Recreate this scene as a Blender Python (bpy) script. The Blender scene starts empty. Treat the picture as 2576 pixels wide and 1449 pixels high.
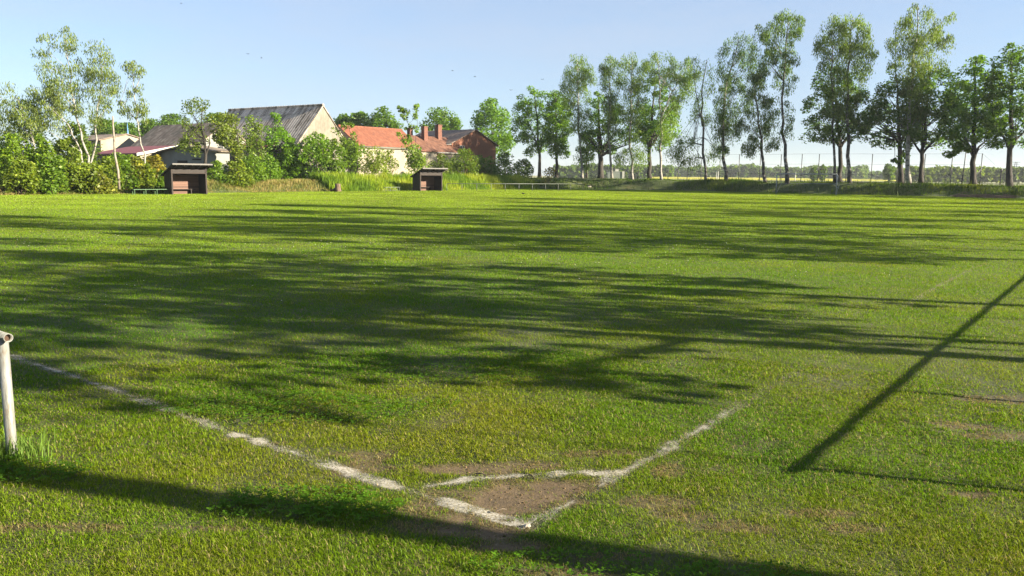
import bpy, math, random
import numpy as np
from mathutils import Vector, Matrix, Euler

R = math.radians
sc = bpy.context.scene
COL = sc.collection

# ------------------------------------------------------------------ camera
CAM_H, PITCH, ROLL, FPX, CX, CY = 2.0, R(8.1), R(0.6), 2010.7, 1288.0, 724.5
cam_d = bpy.data.cameras.new("camera")
cam_d.sensor_width = 36.0
cam_d.lens = FPX / 2576 * 36
cam_d.clip_start, cam_d.clip_end = 0.05, 8000
cam = bpy.data.objects.new("camera", cam_d)
COL.objects.link(cam)
cam.matrix_world = Matrix.Translation((0, 0, CAM_H)) @ Matrix.Rotation(R(90) - PITCH, 4, 'X') @ Matrix.Rotation(ROLL, 4, 'Z')
sc.camera = cam

# ------------------------------------------------------------------ light
SUN_AZ, SUN_EL = R(106), R(20)
w = bpy.data.worlds.new("World"); sc.world = w
w.use_nodes = True
nt = w.node_tree
bg = nt.nodes["Background"]
sky = nt.nodes.new("ShaderNodeTexSky")
sky.sky_type = 'NISHITA'; sky.sun_disc = False
sky.sun_elevation = SUN_EL; sky.sun_rotation = SUN_AZ
sky.altitude = 50; sky.air_density = 1.0; sky.dust_density = 0.25; sky.ozone_density = 3.0
tint_ = nt.nodes.new("ShaderNodeMix"); tint_.data_type = 'RGBA'; tint_.blend_type = 'MULTIPLY'
tint_.inputs[0].default_value = 1.0; tint_.inputs[7].default_value = (0.86, 0.95, 1.06, 1)
veil = nt.nodes.new("ShaderNodeMix"); veil.data_type = 'RGBA'          # thin high veil that pales the blue
veil.inputs[7].default_value = (3.15, 3.55, 4.25, 1)
wtc = nt.nodes.new("ShaderNodeTexCoord"); wmp = nt.nodes.new("ShaderNodeMapping"); wmp.inputs["Scale"].default_value = (1.0, 1.0, 4.0)
wno = nt.nodes.new("ShaderNodeTexNoise"); wno.inputs["Scale"].default_value = 2.6; wno.inputs["Detail"].default_value = 7; wno.inputs["Roughness"].default_value = 0.6
wmr = nt.nodes.new("ShaderNodeMapRange"); wmr.inputs[1].default_value = 0.38; wmr.inputs[2].default_value = 0.75; wmr.inputs[3].default_value = 0.44; wmr.inputs[4].default_value = 0.75
nt.links.new(wtc.outputs["Generated"], wmp.inputs[0]); nt.links.new(wmp.outputs[0], wno.inputs[0]); nt.links.new(wno.outputs[0], wmr.inputs[0]); nt.links.new(wmr.outputs[0], veil.inputs[0])
nt.links.new(sky.outputs[0], tint_.inputs[6]); nt.links.new(tint_.outputs[2], veil.inputs[6]); nt.links.new(veil.outputs[2], bg.inputs[0])
bg.inputs[1].default_value = 0.0435
sun_d = bpy.data.lights.new("sun", 'SUN')
sun_d.energy = 5.0; sun_d.angle = R(0.5); sun_d.color = (1.0, 0.88, 0.66)
sun = bpy.data.objects.new("sun", sun_d); COL.objects.link(sun)
SUNV = Vector((math.sin(SUN_AZ) * math.cos(SUN_EL), math.cos(SUN_AZ) * math.cos(SUN_EL), math.sin(SUN_EL)))
sun.rotation_euler = SUNV.to_track_quat('Z', 'Y').to_euler()
sc.view_settings.view_transform = 'Standard'; sc.view_settings.look = 'None'
sc.view_settings.exposure = 2.22; sc.view_settings.gamma = 1.0
sc.cycles.max_bounces = 6; sc.cycles.transparent_max_bounces = 8
sc.cycles.diffuse_bounces = 3; sc.cycles.transmission_bounces = 4

# ------------------------------------------------------------------ places
T = np.array((0.613, 0.790)); G = np.array((-0.790, 0.613)); C0 = np.array((0.11, 4.36))   # along touchline, along goal line, corner

def ray(x, y):
    a, b = (x - CX) / FPX, -(y - CY) / FPX
    a, b = a * math.cos(ROLL) - b * math.sin(ROLL), a * math.sin(ROLL) + b * math.cos(ROLL)
    return a, math.cos(PITCH) + b * math.sin(PITCH), -math.sin(PITCH) + b * math.cos(PITCH)

def at(x, y, Y):
    r = ray(x, y); k = Y / r[1]
    return np.array((r[0] * k, Y, CAM_H + r[2] * k))

def gnd(x, y, z=0.0):
    r = ray(x, y); k = (z - CAM_H) / r[2]
    return np.array((r[0] * k, r[1] * k, z))

def depth(x, y, axis, c):
    """depth of the vertical plane (axis . p = c, from the pitch corner) in the viewing direction"""
    r = ray(x, y); ax = r[0] / r[1]
    return (c + axis @ C0) / (axis[0] * ax + axis[1])

def tg(t, g):
    return C0 + t * T + g * G

# ------------------------------------------------------------------ numpy noise
def _h(ix, iy, s):
    n = (ix.astype(np.int64) * 374761393 + iy.astype(np.int64) * 668265263 + s * 974634777) & 0xFFFFFFFF
    n = ((n ^ (n >> 13)) * 1274126177) & 0xFFFFFFFF
    return ((n ^ (n >> 16)) & 0xFFFF) / 65535.0

def vnoise(x, y, s=0):
    ix, iy = np.floor(x), np.floor(y); fx, fy = x - ix, y - iy
    fx = fx * fx * (3 - 2 * fx); fy = fy * fy * (3 - 2 * fy)
    a = _h(ix, iy, s) * (1 - fx) + _h(ix + 1, iy, s) * fx
    b = _h(ix, iy + 1, s) * (1 - fx) + _h(ix + 1, iy + 1, s) * fx
    return a * (1 - fy) + b * fy

def fbm(x, y, s=0, o=3):
    t, a, n = 0, 0.5, 0
    for k in range(o):
        t = t + a * vnoise(x * 2 ** k + 17.3 * k, y * 2 ** k - 9.1 * k, s + k); n += a; a *= 0.5
    return t / n

def sstep(a, b, x):
    k = np.clip((x - a) / (b - a), 0, 1)
    return k * k * (3 - 2 * k)

# ------------------------------------------------------------------ objects
def props(o, label=None, cat=None, group=None, kind=None):
    if label: o["label"] = label
    if cat: o["category"] = cat
    if group: o["group"] = group
    if kind: o["kind"] = kind
    return o

def empty(name, loc, rz=0.0, label=None, cat=None, group=None):
    o = bpy.data.objects.new(name, None); COL.objects.link(o)
    o.empty_display_size = 0.3
    o.location = tuple(float(v) for v in loc); o.rotation_euler = (0, 0, rz)
    return props(o, label, cat, group)

def np_mesh(name, verts, tris=None, quads=None, mat=None, parent=None, tint=None, attr=None, smooth=False):
    me = bpy.data.meshes.new(name)
    verts = np.asarray(verts, dtype=np.float32)
    me.vertices.add(len(verts)); me.vertices.foreach_set("co", verts.ravel())
    ft = np.zeros((0, 3), np.int32) if tris is None else np.asarray(tris, np.int32).reshape(-1, 3)
    fq = np.zeros((0, 4), np.int32) if quads is None else np.asarray(quads, np.int32).reshape(-1, 4)
    loops = np.concatenate((ft.ravel(), fq.ravel()))
    me.loops.add(len(loops)); me.loops.foreach_set("vertex_index", loops)
    starts = np.concatenate((np.arange(len(ft)) * 3, len(ft) * 3 + np.arange(len(fq)) * 4)).astype(np.int32)
    me.polygons.add(len(starts)); me.polygons.foreach_set("loop_start", starts)
    if smooth: me.polygons.foreach_set("use_smooth", np.ones(len(starts), bool))
    me.update(calc_edges=True)
    if tint is not None:
        ca = me.attributes.new("tint", 'FLOAT_COLOR', 'POINT')
        c4 = np.ones((len(verts), 4), np.float32); c4[:, :3] = tint
        ca.data.foreach_set("color", c4.ravel())
    for k, v in (attr or {}).items():
        fa = me.attributes.new(k, 'FLOAT', 'POINT'); fa.data.foreach_set("value", np.asarray(v, np.float32))
    if mat: me.materials.append(mat)
    o = bpy.data.objects.new(name, me); COL.objects.link(o)
    if parent: o.parent = parent
    return o

class MB:
    """collects boxes, tubes and prisms for one mesh"""
    def __init__(s): s.v = []; s.f = []
    def add(s, vs, fs):
        k = len(s.v); s.v += [tuple(map(float, v)) for v in vs]; s.f += [tuple(i + k for i in f) for f in fs]; return s
    def box(s, x0, x1, y0, y1, z0, z1):
        return s.add([(x, y, z) for z in (z0, z1) for x, y in ((x0, y0), (x1, y0), (x1, y1), (x0, y1))],
                     [(3, 2, 1, 0), (4, 5, 6, 7), (0, 1, 5, 4), (1, 2, 6, 5), (2, 3, 7, 6), (3, 0, 4, 7)])
    def prism(s, pts, d):
        """closed outline pts (3-D) pushed along vector d"""
        n = len(pts); a = [tuple(p) for p in pts]; b = [tuple(p[i] + d[i] for i in range(3)) for p in pts]
        return s.add(a + b, [tuple(range(n))[::-1], tuple(range(n, 2 * n))] + [(i, (i + 1) % n, n + (i + 1) % n, n + i) for i in range(n)])
    def tube(s, pts, rad, n=8, cap=True):
        pts = [Vector(tuple(map(float, p))) for p in pts]
        if not hasattr(rad, '__len__'): rad = [rad] * len(pts)
        vs = []; up = None
        for i, p in enumerate(pts):
            d = (pts[min(i + 1, len(pts) - 1)] - pts[max(i - 1, 0)]).normalized()
            if up is None or abs(up.dot(d)) > 0.98: up = Vector((1, 0, 0)) if abs(d.x) < 0.8 else Vector((0, 1, 0))
            u = (up - d * up.dot(d)).normalized(); v = d.cross(u); up = u
            vs += [p + (u * math.cos(2 * math.pi * k / n) + v * math.sin(2 * math.pi * k / n)) * rad[i] for k in range(n)]
        fs = [(i * n + k, i * n + (k + 1) % n, (i + 1) * n + (k + 1) % n, (i + 1) * n + k) for i in range(len(pts) - 1) for k in range(n)]
        if cap: fs += [tuple(range(n))[::-1], tuple((len(pts) - 1) * n + k for k in range(n))]
        return s.add(vs, fs)
    def build(s, name, mat, parent=None, smooth=False):
        me = bpy.data.meshes.new(name); me.from_pydata(s.v, [], s.f); me.update()
        if smooth: me.polygons.foreach_set("use_smooth", np.ones(len(me.polygons), bool))
        me.materials.append(mat)
        o = bpy.data.objects.new(name, me); COL.objects.link(o)
        if parent: o.parent = parent
        return o

# ------------------------------------------------------------------ materials
def newmat(name):
    m = bpy.data.materials.new(name); m.use_nodes = True
    n = m.node_tree; n.nodes.clear()
    return m, n, n.nodes.new("ShaderNodeOutputMaterial")

def N(n, typ, ins=None, **kw):
    d = n.nodes.new(typ)
    for k, v in kw.items(): setattr(d, k, v)
    for k, v in (ins or {}).items():
        if isinstance(v, bpy.types.NodeSocket): n.links.new(v, d.inputs[k])
        else: d.inputs[k].default_value = v
    return d

def ramp(n, fac, stops):
    d = N(n, "ShaderNodeValToRGB", {0: fac}); e = d.color_ramp.elements
    while len(e) < len(stops): e.new(0.5)
    for k, (p, c) in enumerate(stops):
        e[k].position = p; e[k].color = (*c, 1) if len(c) == 3 else c
    return d.outputs[0]

def noise(n, vec, scale, detail=4, rough=0.6, dist=0.0):
    return N(n, "ShaderNodeTexNoise", {"Vector": vec, "Scale": scale, "Detail": detail, "Roughness": rough, "Distortion": dist}).outputs[0]

def mix(n, f, a, b, mode='MIX'):
    d = n.nodes.new("ShaderNodeMix"); d.data_type = 'RGBA'; d.blend_type = mode
    for s, v in ((0, f), (6, a), (7, b)):
        if isinstance(v, bpy.types.NodeSocket): n.links.new(v, d.inputs[s])
        else: d.inputs[s].default_value = v if s == 0 else ((*v, 1) if len(v) == 3 else v)
    return d.outputs[2]

def math_(n, op, a, b=0.0, clamp=False):
    d = N(n, "ShaderNodeMath", {0: a, 1: b}, operation=op); d.use_clamp = clamp
    return d.outputs[0]

def scaled(n, s, src="Object"):
    tc = N(n, "ShaderNodeTexCoord")
    return N(n, "ShaderNodeMapping", {"Vector": tc.outputs[src], "Scale": s}).outputs[0]

def bump(n, h, strength, dist):
    return N(n, "ShaderNodeBump", {"Height": h, "Strength": strength, "Distance": dist}).outputs[0]

def leaf_mat(name, trans=0.4, rough=0.5, spec=0.04, upn=0.0):
    m, n, out = newmat(name)
    at_ = N(n, "ShaderNodeAttribute", attribute_name="tint")
    c = at_.outputs["Color"]
    df = N(n, "ShaderNodeBsdfDiffuse", {"Color": c})
    if upn:                                                  # blades are rounded: soften the facet normals
        ge = N(n, "ShaderNodeNewGeometry").outputs["Normal"]
        v1 = N(n, "ShaderNodeVectorMath", {0: ge, "Scale": 1 - upn}, operation='SCALE').outputs[0]
        v2 = N(n, "ShaderNodeVectorMath", {0: v1, 1: (0, 0, upn)}, operation='ADD').outputs[0]
        n.links.new(N(n, "ShaderNodeVectorMath", {0: v2}, operation='NORMALIZE').outputs[0], df.inputs["Normal"])
    tcol = mix(n, 1.0, c, (1.25, 1.2, 0.5), 'MULTIPLY')
    tr = N(n, "ShaderNodeBsdfTranslucent", {"Color": tcol})
    ms = N(n, "ShaderNodeMixShader", {0: trans, 1: df.outputs[0], 2: tr.outputs[0]})
    gl = N(n, "ShaderNodeBsdfGlossy", {"Color": (1, 1, 1, 1), "Roughness": rough})
    m2 = N(n, "ShaderNodeMixShader", {0: spec, 1: ms.outputs[0], 2: gl.outputs[0]})
    n.links.new(m2.outputs[0], out.inputs[0])
    return m

def rough_mat(name, stops, scale=3.0, detail=5, map_s=(1, 1, 1), rough=0.85, bump_s=0.3, bump_d=0.02, stains=None, metal=0.0):
    """noise driven colour; stains = (scale vector, colour, low, high)"""
    m, n, out = newmat(name)
    v = scaled(n, map_s)
    f = noise(n, v, scale, detail)
    c = ramp(n, f, [(p, tuple(0.87 * q for q in c_)) for p, c_ in stops])
    if stains:
        f2 = noise(n, scaled(n, stains[0]), 1.0, 6, 0.7)
        c = mix(n, ramp(n, f2, [(stains[2], (0, 0, 0)), (stains[3], (1, 1, 1))]), c, stains[1])
    b = N(n, "ShaderNodeBsdfPrincipled", {"Base Color": c, "Roughness": rough, "Metallic": metal,
                                           "Normal": bump(n, noise(n, v, scale * 5, 4), bump_s, bump_d)})
    n.links.new(b.outputs[0], out.inputs[0])
    return m

def roof_mat(name, stops, rows, cols, depth_=0.04, moss=None):
    """tile / sheet courses: local x along the ridge, uses height for the courses"""
    m, n, out = newmat(name)
    tc = N(n, "ShaderNodeTexCoord").outputs["Object"]
    sx = N(n, "ShaderNodeSeparateXYZ", {0: tc})
    course = math_(n, 'FRACT', math_(n, 'MULTIPLY', sx.outputs[2], rows))
    col_ = math_(n, 'SINE', math_(n, 'MULTIPLY', sx.outputs[0], cols))
    cell = N(n, "ShaderNodeCombineXYZ", {0: math_(n, 'FLOOR', math_(n, 'MULTIPLY', sx.outputs[0], cols / 6.283)),
                                          1: math_(n, 'FLOOR', math_(n, 'MULTIPLY', sx.outputs[2], rows))}).outputs[0]
    wn = N(n, "ShaderNodeTexWhiteNoise", {"Vector": cell}, noise_dimensions='2D').outputs[0]
    f = math_(n, 'ADD', math_(n, 'MULTIPLY', noise(n, tc, 1.3, 6, 0.7), 0.7), math_(n, 'MULTIPLY', wn, 0.3))
    c = ramp(n, f, [(p, tuple(0.87 * q for q in c_)) for p, c_ in stops])
    if moss:
        c = mix(n, ramp(n, noise(n, tc, 0.45, 6, 0.75), [(0.48, (0, 0, 0)), (0.66, (1, 1, 1))]), c, moss)
    hgt = math_(n, 'ADD', math_(n, 'MULTIPLY', course, -0.6), math_(n, 'MULTIPLY', col_, 0.35))
    b = N(n, "ShaderNodeBsdfPrincipled", {"Base Color": c, "Roughness": 0.85, "Normal": bump(n, hgt, 0.9, depth_)})
    n.links.new(b.outputs[0], out.inputs[0])
    return m

def plank_mat(name, c0, c1, rows, axis=2, rough=0.7):
    m, n, out = newmat(name)
    tc = N(n, "ShaderNodeTexCoord").outputs["Object"]
    sx = N(n, "ShaderNodeSeparateXYZ", {0: tc})
    k = math_(n, 'MULTIPLY', sx.outputs[axis], rows)
    fr = math_(n, 'FRACT', k)
    wn = N(n, "ShaderNodeTexWhiteNoise", {"W": math_(n, 'FLOOR', k)}, noise_dimensions='1D').outputs[0]
    gr = noise(n, scaled(n, (2, 2, 30) if axis == 2 else (30, 2, 2)), 1.0, 4)
    c = ramp(n, math_(n, 'ADD', math_(n, 'MULTIPLY', wn, 0.5), math_(n, 'MULTIPLY', gr, 0.5)), [(0.25, c0), (0.75, c1)])
    gap = math_(n, 'LESS_THAN', fr, 0.16)
    c = mix(n, gap, c, tuple(v * 0.25 for v in c0))
    b = N(n, "ShaderNodeBsdfPrincipled", {"Base Color": c, "Roughness": rough, "Normal": bump(n, math_(n, 'SUBTRACT', 1.0, gap), 0.8, 0.02)})
    n.links.new(b.outputs[0], out.inputs[0])
    return m

def plain(name, c, rough=0.6, metal=0.0, var=0.25):
    return rough_mat(name, [(0.3, tuple(v * (1 - var) for v in c)), (0.7, c)], 6.0, 4, rough=rough, metal=metal, bump_s=0.15)

M = {}
M['leaf'] = leaf_mat('leaf', 0.55, 0.5, 0.015)
M['grass'] = leaf_mat('grass_blade', 0.40, 0.5, 0.006, 0.18)
M['crumb'] = leaf_mat('soil_crumb', 0.0, 0.8, 0.0)
M['birch_bark'] = rough_mat('birch_bark', [(0.40, (0.03, 0.028, 0.025)), (0.47, (0.24, 0.225, 0.20)), (0.8, (0.34, 0.325, 0.295))], 1.0, 5, (1.5, 1.5, 2.6), bump_s=0.4, bump_d=0.03)
M['birch_dark'] = rough_mat('dark_birch_bark', [(0.44, (0.035, 0.03, 0.027)), (0.56, (0.11, 0.10, 0.09)), (0.68, (0.42, 0.40, 0.37))], 1.0, 5, (1.5, 1.5, 2.2), bump_s=0.5, bump_d=0.03)
M['bark'] = rough_mat('bark', [(0.35, (0.018, 0.015, 0.012)), (0.7, (0.05, 0.042, 0.034))], 3.0, 6, (2, 2, 0.5), bump_s=0.9, bump_d=0.06)
M['dead_bark'] = rough_mat('dead_bark', [(0.36, (0.10, 0.08, 0.06)), (0.5, (0.22, 0.19, 0.155)), (0.8, (0.29, 0.26, 0.215))], 2.0, 5, (1, 1, 1.5))
M['twig'] = plain('twig', (0.12, 0.09, 0.06), 0.8)
M['dark_wood'] = plank_mat('dark_wood', (0.011, 0.0062, 0.005), (0.019, 0.011, 0.009), 9.5)
M['red_wood'] = plank_mat('red_wood', (0.080, 0.036, 0.022), (0.15, 0.075, 0.050), 7.5)
M['post_wood'] = plain('post_wood', (0.022, 0.013, 0.010), 0.8)
M['felt'] = plain('roof_felt', (0.03, 0.028, 0.03), 0.9)
M['fascia'] = plain('grey_fascia', (0.10, 0.095, 0.092), 0.6)
M['green_paint'] = plain('green_paint', (0.06, 0.16, 0.05), 0.5)
M['grey_paint'] = plain('grey_paint', (0.14, 0.18, 0.12), 0.5)
M['dark_steel'] = plain('dark_steel', (0.03, 0.032, 0.035), 0.5)
M['steel'] = plain('galvanised_steel', (0.12, 0.135, 0.115), 0.5, 0.2)
M['goal_white'] = rough_mat('goal_white', [(0.3, (0.16, 0.175, 0.18)), (0.6, (0.32, 0.34, 0.34))], 2.0, 5)
M['white_paint'] = rough_mat('flaking_white_paint', [(0.28, (0.16, 0.10, 0.06)), (0.35, (0.12, 0.118, 0.10)), (0.50, (0.185, 0.188, 0.178)), (0.8, (0.25, 0.255, 0.25))], 4.0, 8, (5, 5, 1.1), 0.5, 0.3, 0.01,
                             stains=((30, 30, 7), (0.10, 0.075, 0.05), 0.53, 0.66))
M['rust'] = plain('rust', (0.05, 0.025, 0.015), 0.9)
M['plaster'] = rough_mat('cream_plaster', [(0.3, (0.20, 0.175, 0.135)), (0.55, (0.27, 0.24, 0.19)), (0.8, (0.31, 0.28, 0.23))], 0.8, 6, stains=((0.9, 0.9, 0.35), (0.34, 0.27, 0.19), 0.56, 0.72))
M['old_plaster'] = rough_mat('old_plaster', [(0.3, (0.14, 0.128, 0.102)), (0.7, (0.215, 0.198, 0.165))], 0.9, 7, stains=((1.4, 1.4, 0.45), (0.095, 0.084, 0.066), 0.46, 0.66))
M['grey_plaster'] = rough_mat('grey_plaster', [(0.3, (0.18, 0.185, 0.175)), (0.7, (0.25, 0.255, 0.24))], 0.8, 6)
M['red_plaster'] = rough_mat('red_plaster', [(0.3, (0.145, 0.055, 0.032)), (0.7, (0.20, 0.077, 0.046))], 1.0, 6, stains=((0.8, 0.8, 0.5), (0.11, 0.045, 0.03), 0.55, 0.75))
M['brick'] = rough_mat('chimney_brick', [(0.35, (0.09, 0.036, 0.026)), (0.65, (0.16, 0.062, 0.04))], 6.0, 5)
M['sheet_roof'] = roof_mat('weathered_sheet_roof', [(0.36, (0.16, 0.135, 0.105)), (0.5, (0.38, 0.325, 0.27)), (0.64, (0.58, 0.50, 0.42))], 0.55, 14.0, 0.14, (0.17, 0.13, 0.09))
M['mossy_roof'] = roof_mat('mossy_brown_roof', [(0.3, (0.11, 0.08, 0.058)), (0.5, (0.19, 0.145, 0.11)), (0.7, (0.32, 0.265, 0.21))], 2.2, 16.0, 0.06, (0.08, 0.07, 0.05))
M['orange_tile'] = roof_mat('orange_tile', [(0.25, (0.115, 0.036, 0.018)), (0.5, (0.175, 0.056, 0.028)), (0.75, (0.23, 0.088, 0.048))], 4.0, 24.0, 0.04)
M['brown_tile'] = roof_mat('brown_tile', [(0.25, (0.065, 0.026, 0.016)), (0.5, (0.12, 0.048, 0.028)), (0.75, (0.19, 0.09, 0.056))], 4.0, 24.0, 0.06)
M['grey_tile'] = roof_mat('grey_tile', [(0.25, (0.085, 0.06, 0.05)), (0.5, (0.15, 0.11, 0.09)), (0.75, (0.24, 0.18, 0.15))], 4.5, 22.0, 0.05)
M['red_sheet'] = plain('red_sheet', (0.20, 0.045, 0.045), 0.6)
M['dark'] = plain('dark_opening', (0.012, 0.012, 0.013), 0.9)
M['white_trim'] = plain('white_trim', (0.42, 0.42, 0.40), 0.5)
M['glass'] = plain('window_glass', (0.05, 0.06, 0.07), 0.1)
M['blue_cloth'] = plain('blue_metal', (0.10, 0.25, 0.52), 0.5)
M['blue_grey'] = plain('blue_grey_sheet', (0.16, 0.20, 0.24), 0.5)
M['cabinet'] = plain('cabinet_green_grey', (0.33, 0.37, 0.34), 0.6)
M['cabinet_white'] = plain('cabinet_white', (0.72, 0.72, 0.68), 0.6)
M['stone'] = plain('stone', (0.38, 0.34, 0.28), 0.8)
M['feather'] = plain('dark_feather', (0.02, 0.02, 0.022), 0.7)
M['stump'] = rough_mat('stump_wood', [(0.35, (0.05, 0.033, 0.02)), (0.65, (0.14, 0.095, 0.06))], 4.0, 6, (2, 2, 0.6))

# ------------------------------------------------------------------ pitch masks (worn soil and chalk are real patches of the ground)
def uv_of(x, y):
    dx, dy = x - C0[0], y - C0[1]
    return dx * T[0] + dy * T[1], dx * G[0] + dy * G[1]        # t, g

SOIL = [(-0.17, 0.38, 0.17, 0.34, 0.95), (1.3, -0.2, 0.3, 0.14, 0.3), (0.75, -0.9, 0.22, 0.12, 0.3), (1.1, 1.7, 0.35, 0.16, 0.25), (2.2, -0.4, 0.35, 0.2, 0.25), (0.1, 1.5, 0.25, 0.1, 0.5)]
SOIL_XY = [(*gnd(px_, py_)[:2], a_, b_, k_) for px_, py_, a_, b_, k_ in ((1290, 1250, .50, .24, 1), (1400, 1225, .36, .16, .9), (1200, 1335, .36, .17, 1), (1290, 1372, .30, .10, .8), (1150, 1178, .46, .11, .75), (1330, 1175, .40, .09, .65), (1640, 1265, .36, .11, .42),
           (1760, 1300, .30, .08, .36), (1520, 1140, .35, .10, .35), (880, 1145, .22, .07, .5), (700, 1115, .2, .06, .35), (1900, 1180, .4, .1, .25), (560, 1330, .3, .07, .3), (1560, 1400, .4, .1, .3), (1400, 1440, .4, .06, .3), (2510, 1005, .34, .16, .42), (2550, 1100, .5, .12, .42),
           (2440, 1075, .25, .1, .5), (2440, 1245, .14, .05, .7), (2200, 1330, .3, .08, .35), (1850, 1330, .25, .08, .4), (160, 1330, .4, .08, .3), (90, 1240, .3, .06, .25), (2330, 880, .5, .2, .25), (2050, 1290, .35, .08, .3))]

def soil_mask(x, y):
    t, g = uv_of(x, y); m = np.zeros_like(x)
    wob = (fbm(x * 3.1, y * 3.1, 5, 4) - 0.5) * 1.7
    for a, b, ra, rb, k in SOIL:
        m = np.maximum(m, k * sstep(1.35, 0.45, np.hypot((t - a) / ra, (g - b) / rb) + wob))
    for a, b, ra, rb, k in SOIL_XY:
        m = np.maximum(m, k * sstep(1.4, 0.4, np.hypot((x - a) / ra, (y - b) / rb) + wob))
    return m

def pw(x, pts):
    return np.interp(x, [p[0] for p in pts], [p[1] for p in pts])

def line_keep(kind, s):
    if kind == 't': return pw(s, [(0, .8), (.35, .75), (.5, .5), (.9, .7), (1.2, .75), (1.8, .62), (2.6, .72), (3.2, .55), (3.8, .35), (5, .22), (10, .22), (11.5, .5), (17, .5), (19, .22), (40, .15), (95, .1)])
    if kind == 'g': return pw(s, [(0, .95), (.62, .95), (.78, .45), (.9, .45), (1.0, .9), (1.55, .95), (1.75, .7), (2.1, .85), (2.6, .9), (2.75, .65), (3.1, .6), (3.6, .66), (4.4, .78), (7, .8), (8, .4), (14, .2), (60, .1)])
    return pw(s, [(0, .3), (.1, .85), (.5, .95), (.62, .5), (.7, .9), (.85, .85), (1, .9)])

def poly(*px): return np.array([gnd(*q)[:2] for q in px])
ARC = poly((1050, 1229), (1095, 1220), (1150, 1212), (1220, 1203), (1300, 1197), (1390, 1196), (1480, 1190), (1565, 1188))
TL = poly((1330, 1322), (1450, 1252), (1572, 1188), (1750, 1085), (1900, 1000), (2350, 725), (2490, 655)); TL = np.vstack((TL, TL[-1] + T * 16))
GL = poly((1330, 1322), (1180, 1280), (1000, 1226), (810, 1163), (560, 1080), (300, 985), (25, 895)); GL = np.vstack((GL, GL[-1] + (GL[-1] - GL[-2]) * 4))
def along(P):
    return np.concatenate(([0], np.cumsum(np.linalg.norm(np.diff(P, axis=0), axis=1))))
def poly_dist(P, x, y):
    L = along(P); da = np.full(x.shape, 99.0); sa = np.zeros(x.shape)
    for i in range(len(P) - 1):
        p, q = P[i], P[i + 1]; L2 = ((q - p) ** 2).sum()
        f = np.clip(((x - p[0]) * (q[0] - p[0]) + (y - p[1]) * (q[1] - p[1])) / L2, 0, 1)
        d = np.hypot(x - p[0] - f * (q[0] - p[0]), y - p[1] - f * (q[1] - p[1]))
        sa = np.where(d < da, L[i] + f * (L[i + 1] - L[i]), sa); da = np.minimum(d, da)
    return da, sa
def chalk_mask(x, y):
    m = np.zeros_like(x)
    jit = (fbm(x * 7, y * 7, 31, 4) - 0.5) * 0.11
    n = fbm(x * 9, y * 9, 41, 3)
    for P, kind, hw in ((TL, 't', .048), (GL, 'g', .054), (ARC, 'a', .042)):
        d, sa = poly_dist(P, x, y)
        if kind == 'a': sa = sa / along(ARC)[-1]
        m = np.maximum(m, sstep(hw + 0.06, hw - 0.045, np.abs(d + jit)) * line_keep(kind, sa))
    return np.clip(m * (0.45 + 1.1 * n), 0, 1) * sstep(0.02, 0.3, m)

# ------------------------------------------------------------------ ground
def ground_mat(name, a, b, c, scale):
    m, n, out = newmat(name)
    tc = N(n, "ShaderNodeTexCoord").outputs["Object"]
    f = math_(n, 'ADD', math_(n, 'MULTIPLY', noise(n, tc, scale, 6, 0.6), 0.5), math_(n, 'MULTIPLY', noise(n, tc, scale * 14, 4, 0.7), 0.5))
    col = ramp(n, f, [(0.35, a), (0.5, b), (0.66, c)])
    bs = N(n, "ShaderNodeBsdfPrincipled", {"Base Color": col, "Roughness": 0.95, "Normal": bump(n, noise(n, tc, 30, 5, 0.7), 0.45, 0.025)})
    n.links.new(bs.outputs[0], out.inputs[0])
    return m, n, bs, col, tc

m, n, bs, col, tc = ground_mat('meadow_ground', (0.10, 0.13, 0.03), (0.15, 0.16, 0.045), (0.20, 0.18, 0.06), 0.02)
props(np_mesh("ground", [(-1300, -200, -0.03), (1500, -200, -0.03), (1500, 1500, -0.03), (-1300, 1500, -0.03)], quads=[(0, 1, 2, 3)], mat=m), kind="structure")

# the pitch: a sheet with a fine, slightly lumpy part near the corner
m, n, bs, col, tc = ground_mat('pitch_turf', (0.024, 0.034, 0.006), (0.04, 0.048, 0.010), (0.065, 0.06, 0.018), 0.5)
sa = N(n, "ShaderNodeAttribute", attribute_name="soil").outputs["Fac"]
ca = N(n, "ShaderNodeAttribute", attribute_name="chalk").outputs["Fac"]
dirt = ramp(n, math_(n, 'ADD', math_(n, 'MULTIPLY', noise(n, tc, 5, 5, 0.65), 0.6), math_(n, 'MULTIPLY', noise(n, tc, 38, 6, 0.8), 0.4)), [(0.3, (0.050, 0.034, 0.017)), (0.55, (0.095, 0.064, 0.033)), (0.8, (0.17, 0.125, 0.072))])
c1 = mix(n, math_(n, 'MULTIPLY', sa, 1.2, True), col, dirt)
n.links.new(c1, bs.inputs["Base Color"])
def axis_grid(lo, hi, f0, f1, fine, coarse):
    return np.unique(np.round(np.concatenate((np.linspace(lo, f0, coarse), np.arange(f0, f1, fine), np.linspace(f1, hi, coarse))), 4))
xs = axis_grid(-110, 130, -6.0, 7.0, 0.05, 40); ys = axis_grid(-40, 150, 3.0, 9.5, 0.045, 40)
XX, YY = np.meshgrid(xs, ys); px, py = XX.ravel(), YY.ravel()
near = sstep(10.5, 7.5, py) * sstep(8, 6, np.abs(px))
soil = soil_mask(px, py) * near
relief = (fbm(px * 2.3, py * 2.3, 77, 4) - 0.5) * 0.035 * near - soil * 0.014
nx, ny = len(xs), len(ys)
ii = (np.arange(ny - 1)[:, None] * nx + np.arange(nx - 1)[None]).ravel()
props(np_mesh("pitch", np.stack((px, py, relief), 1), quads=np.stack((ii, ii + 1, ii + nx + 1, ii + nx), 1), mat=m,
              attr={"soil": soil, "chalk": soil * 0}, smooth=True), kind="structure")

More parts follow.
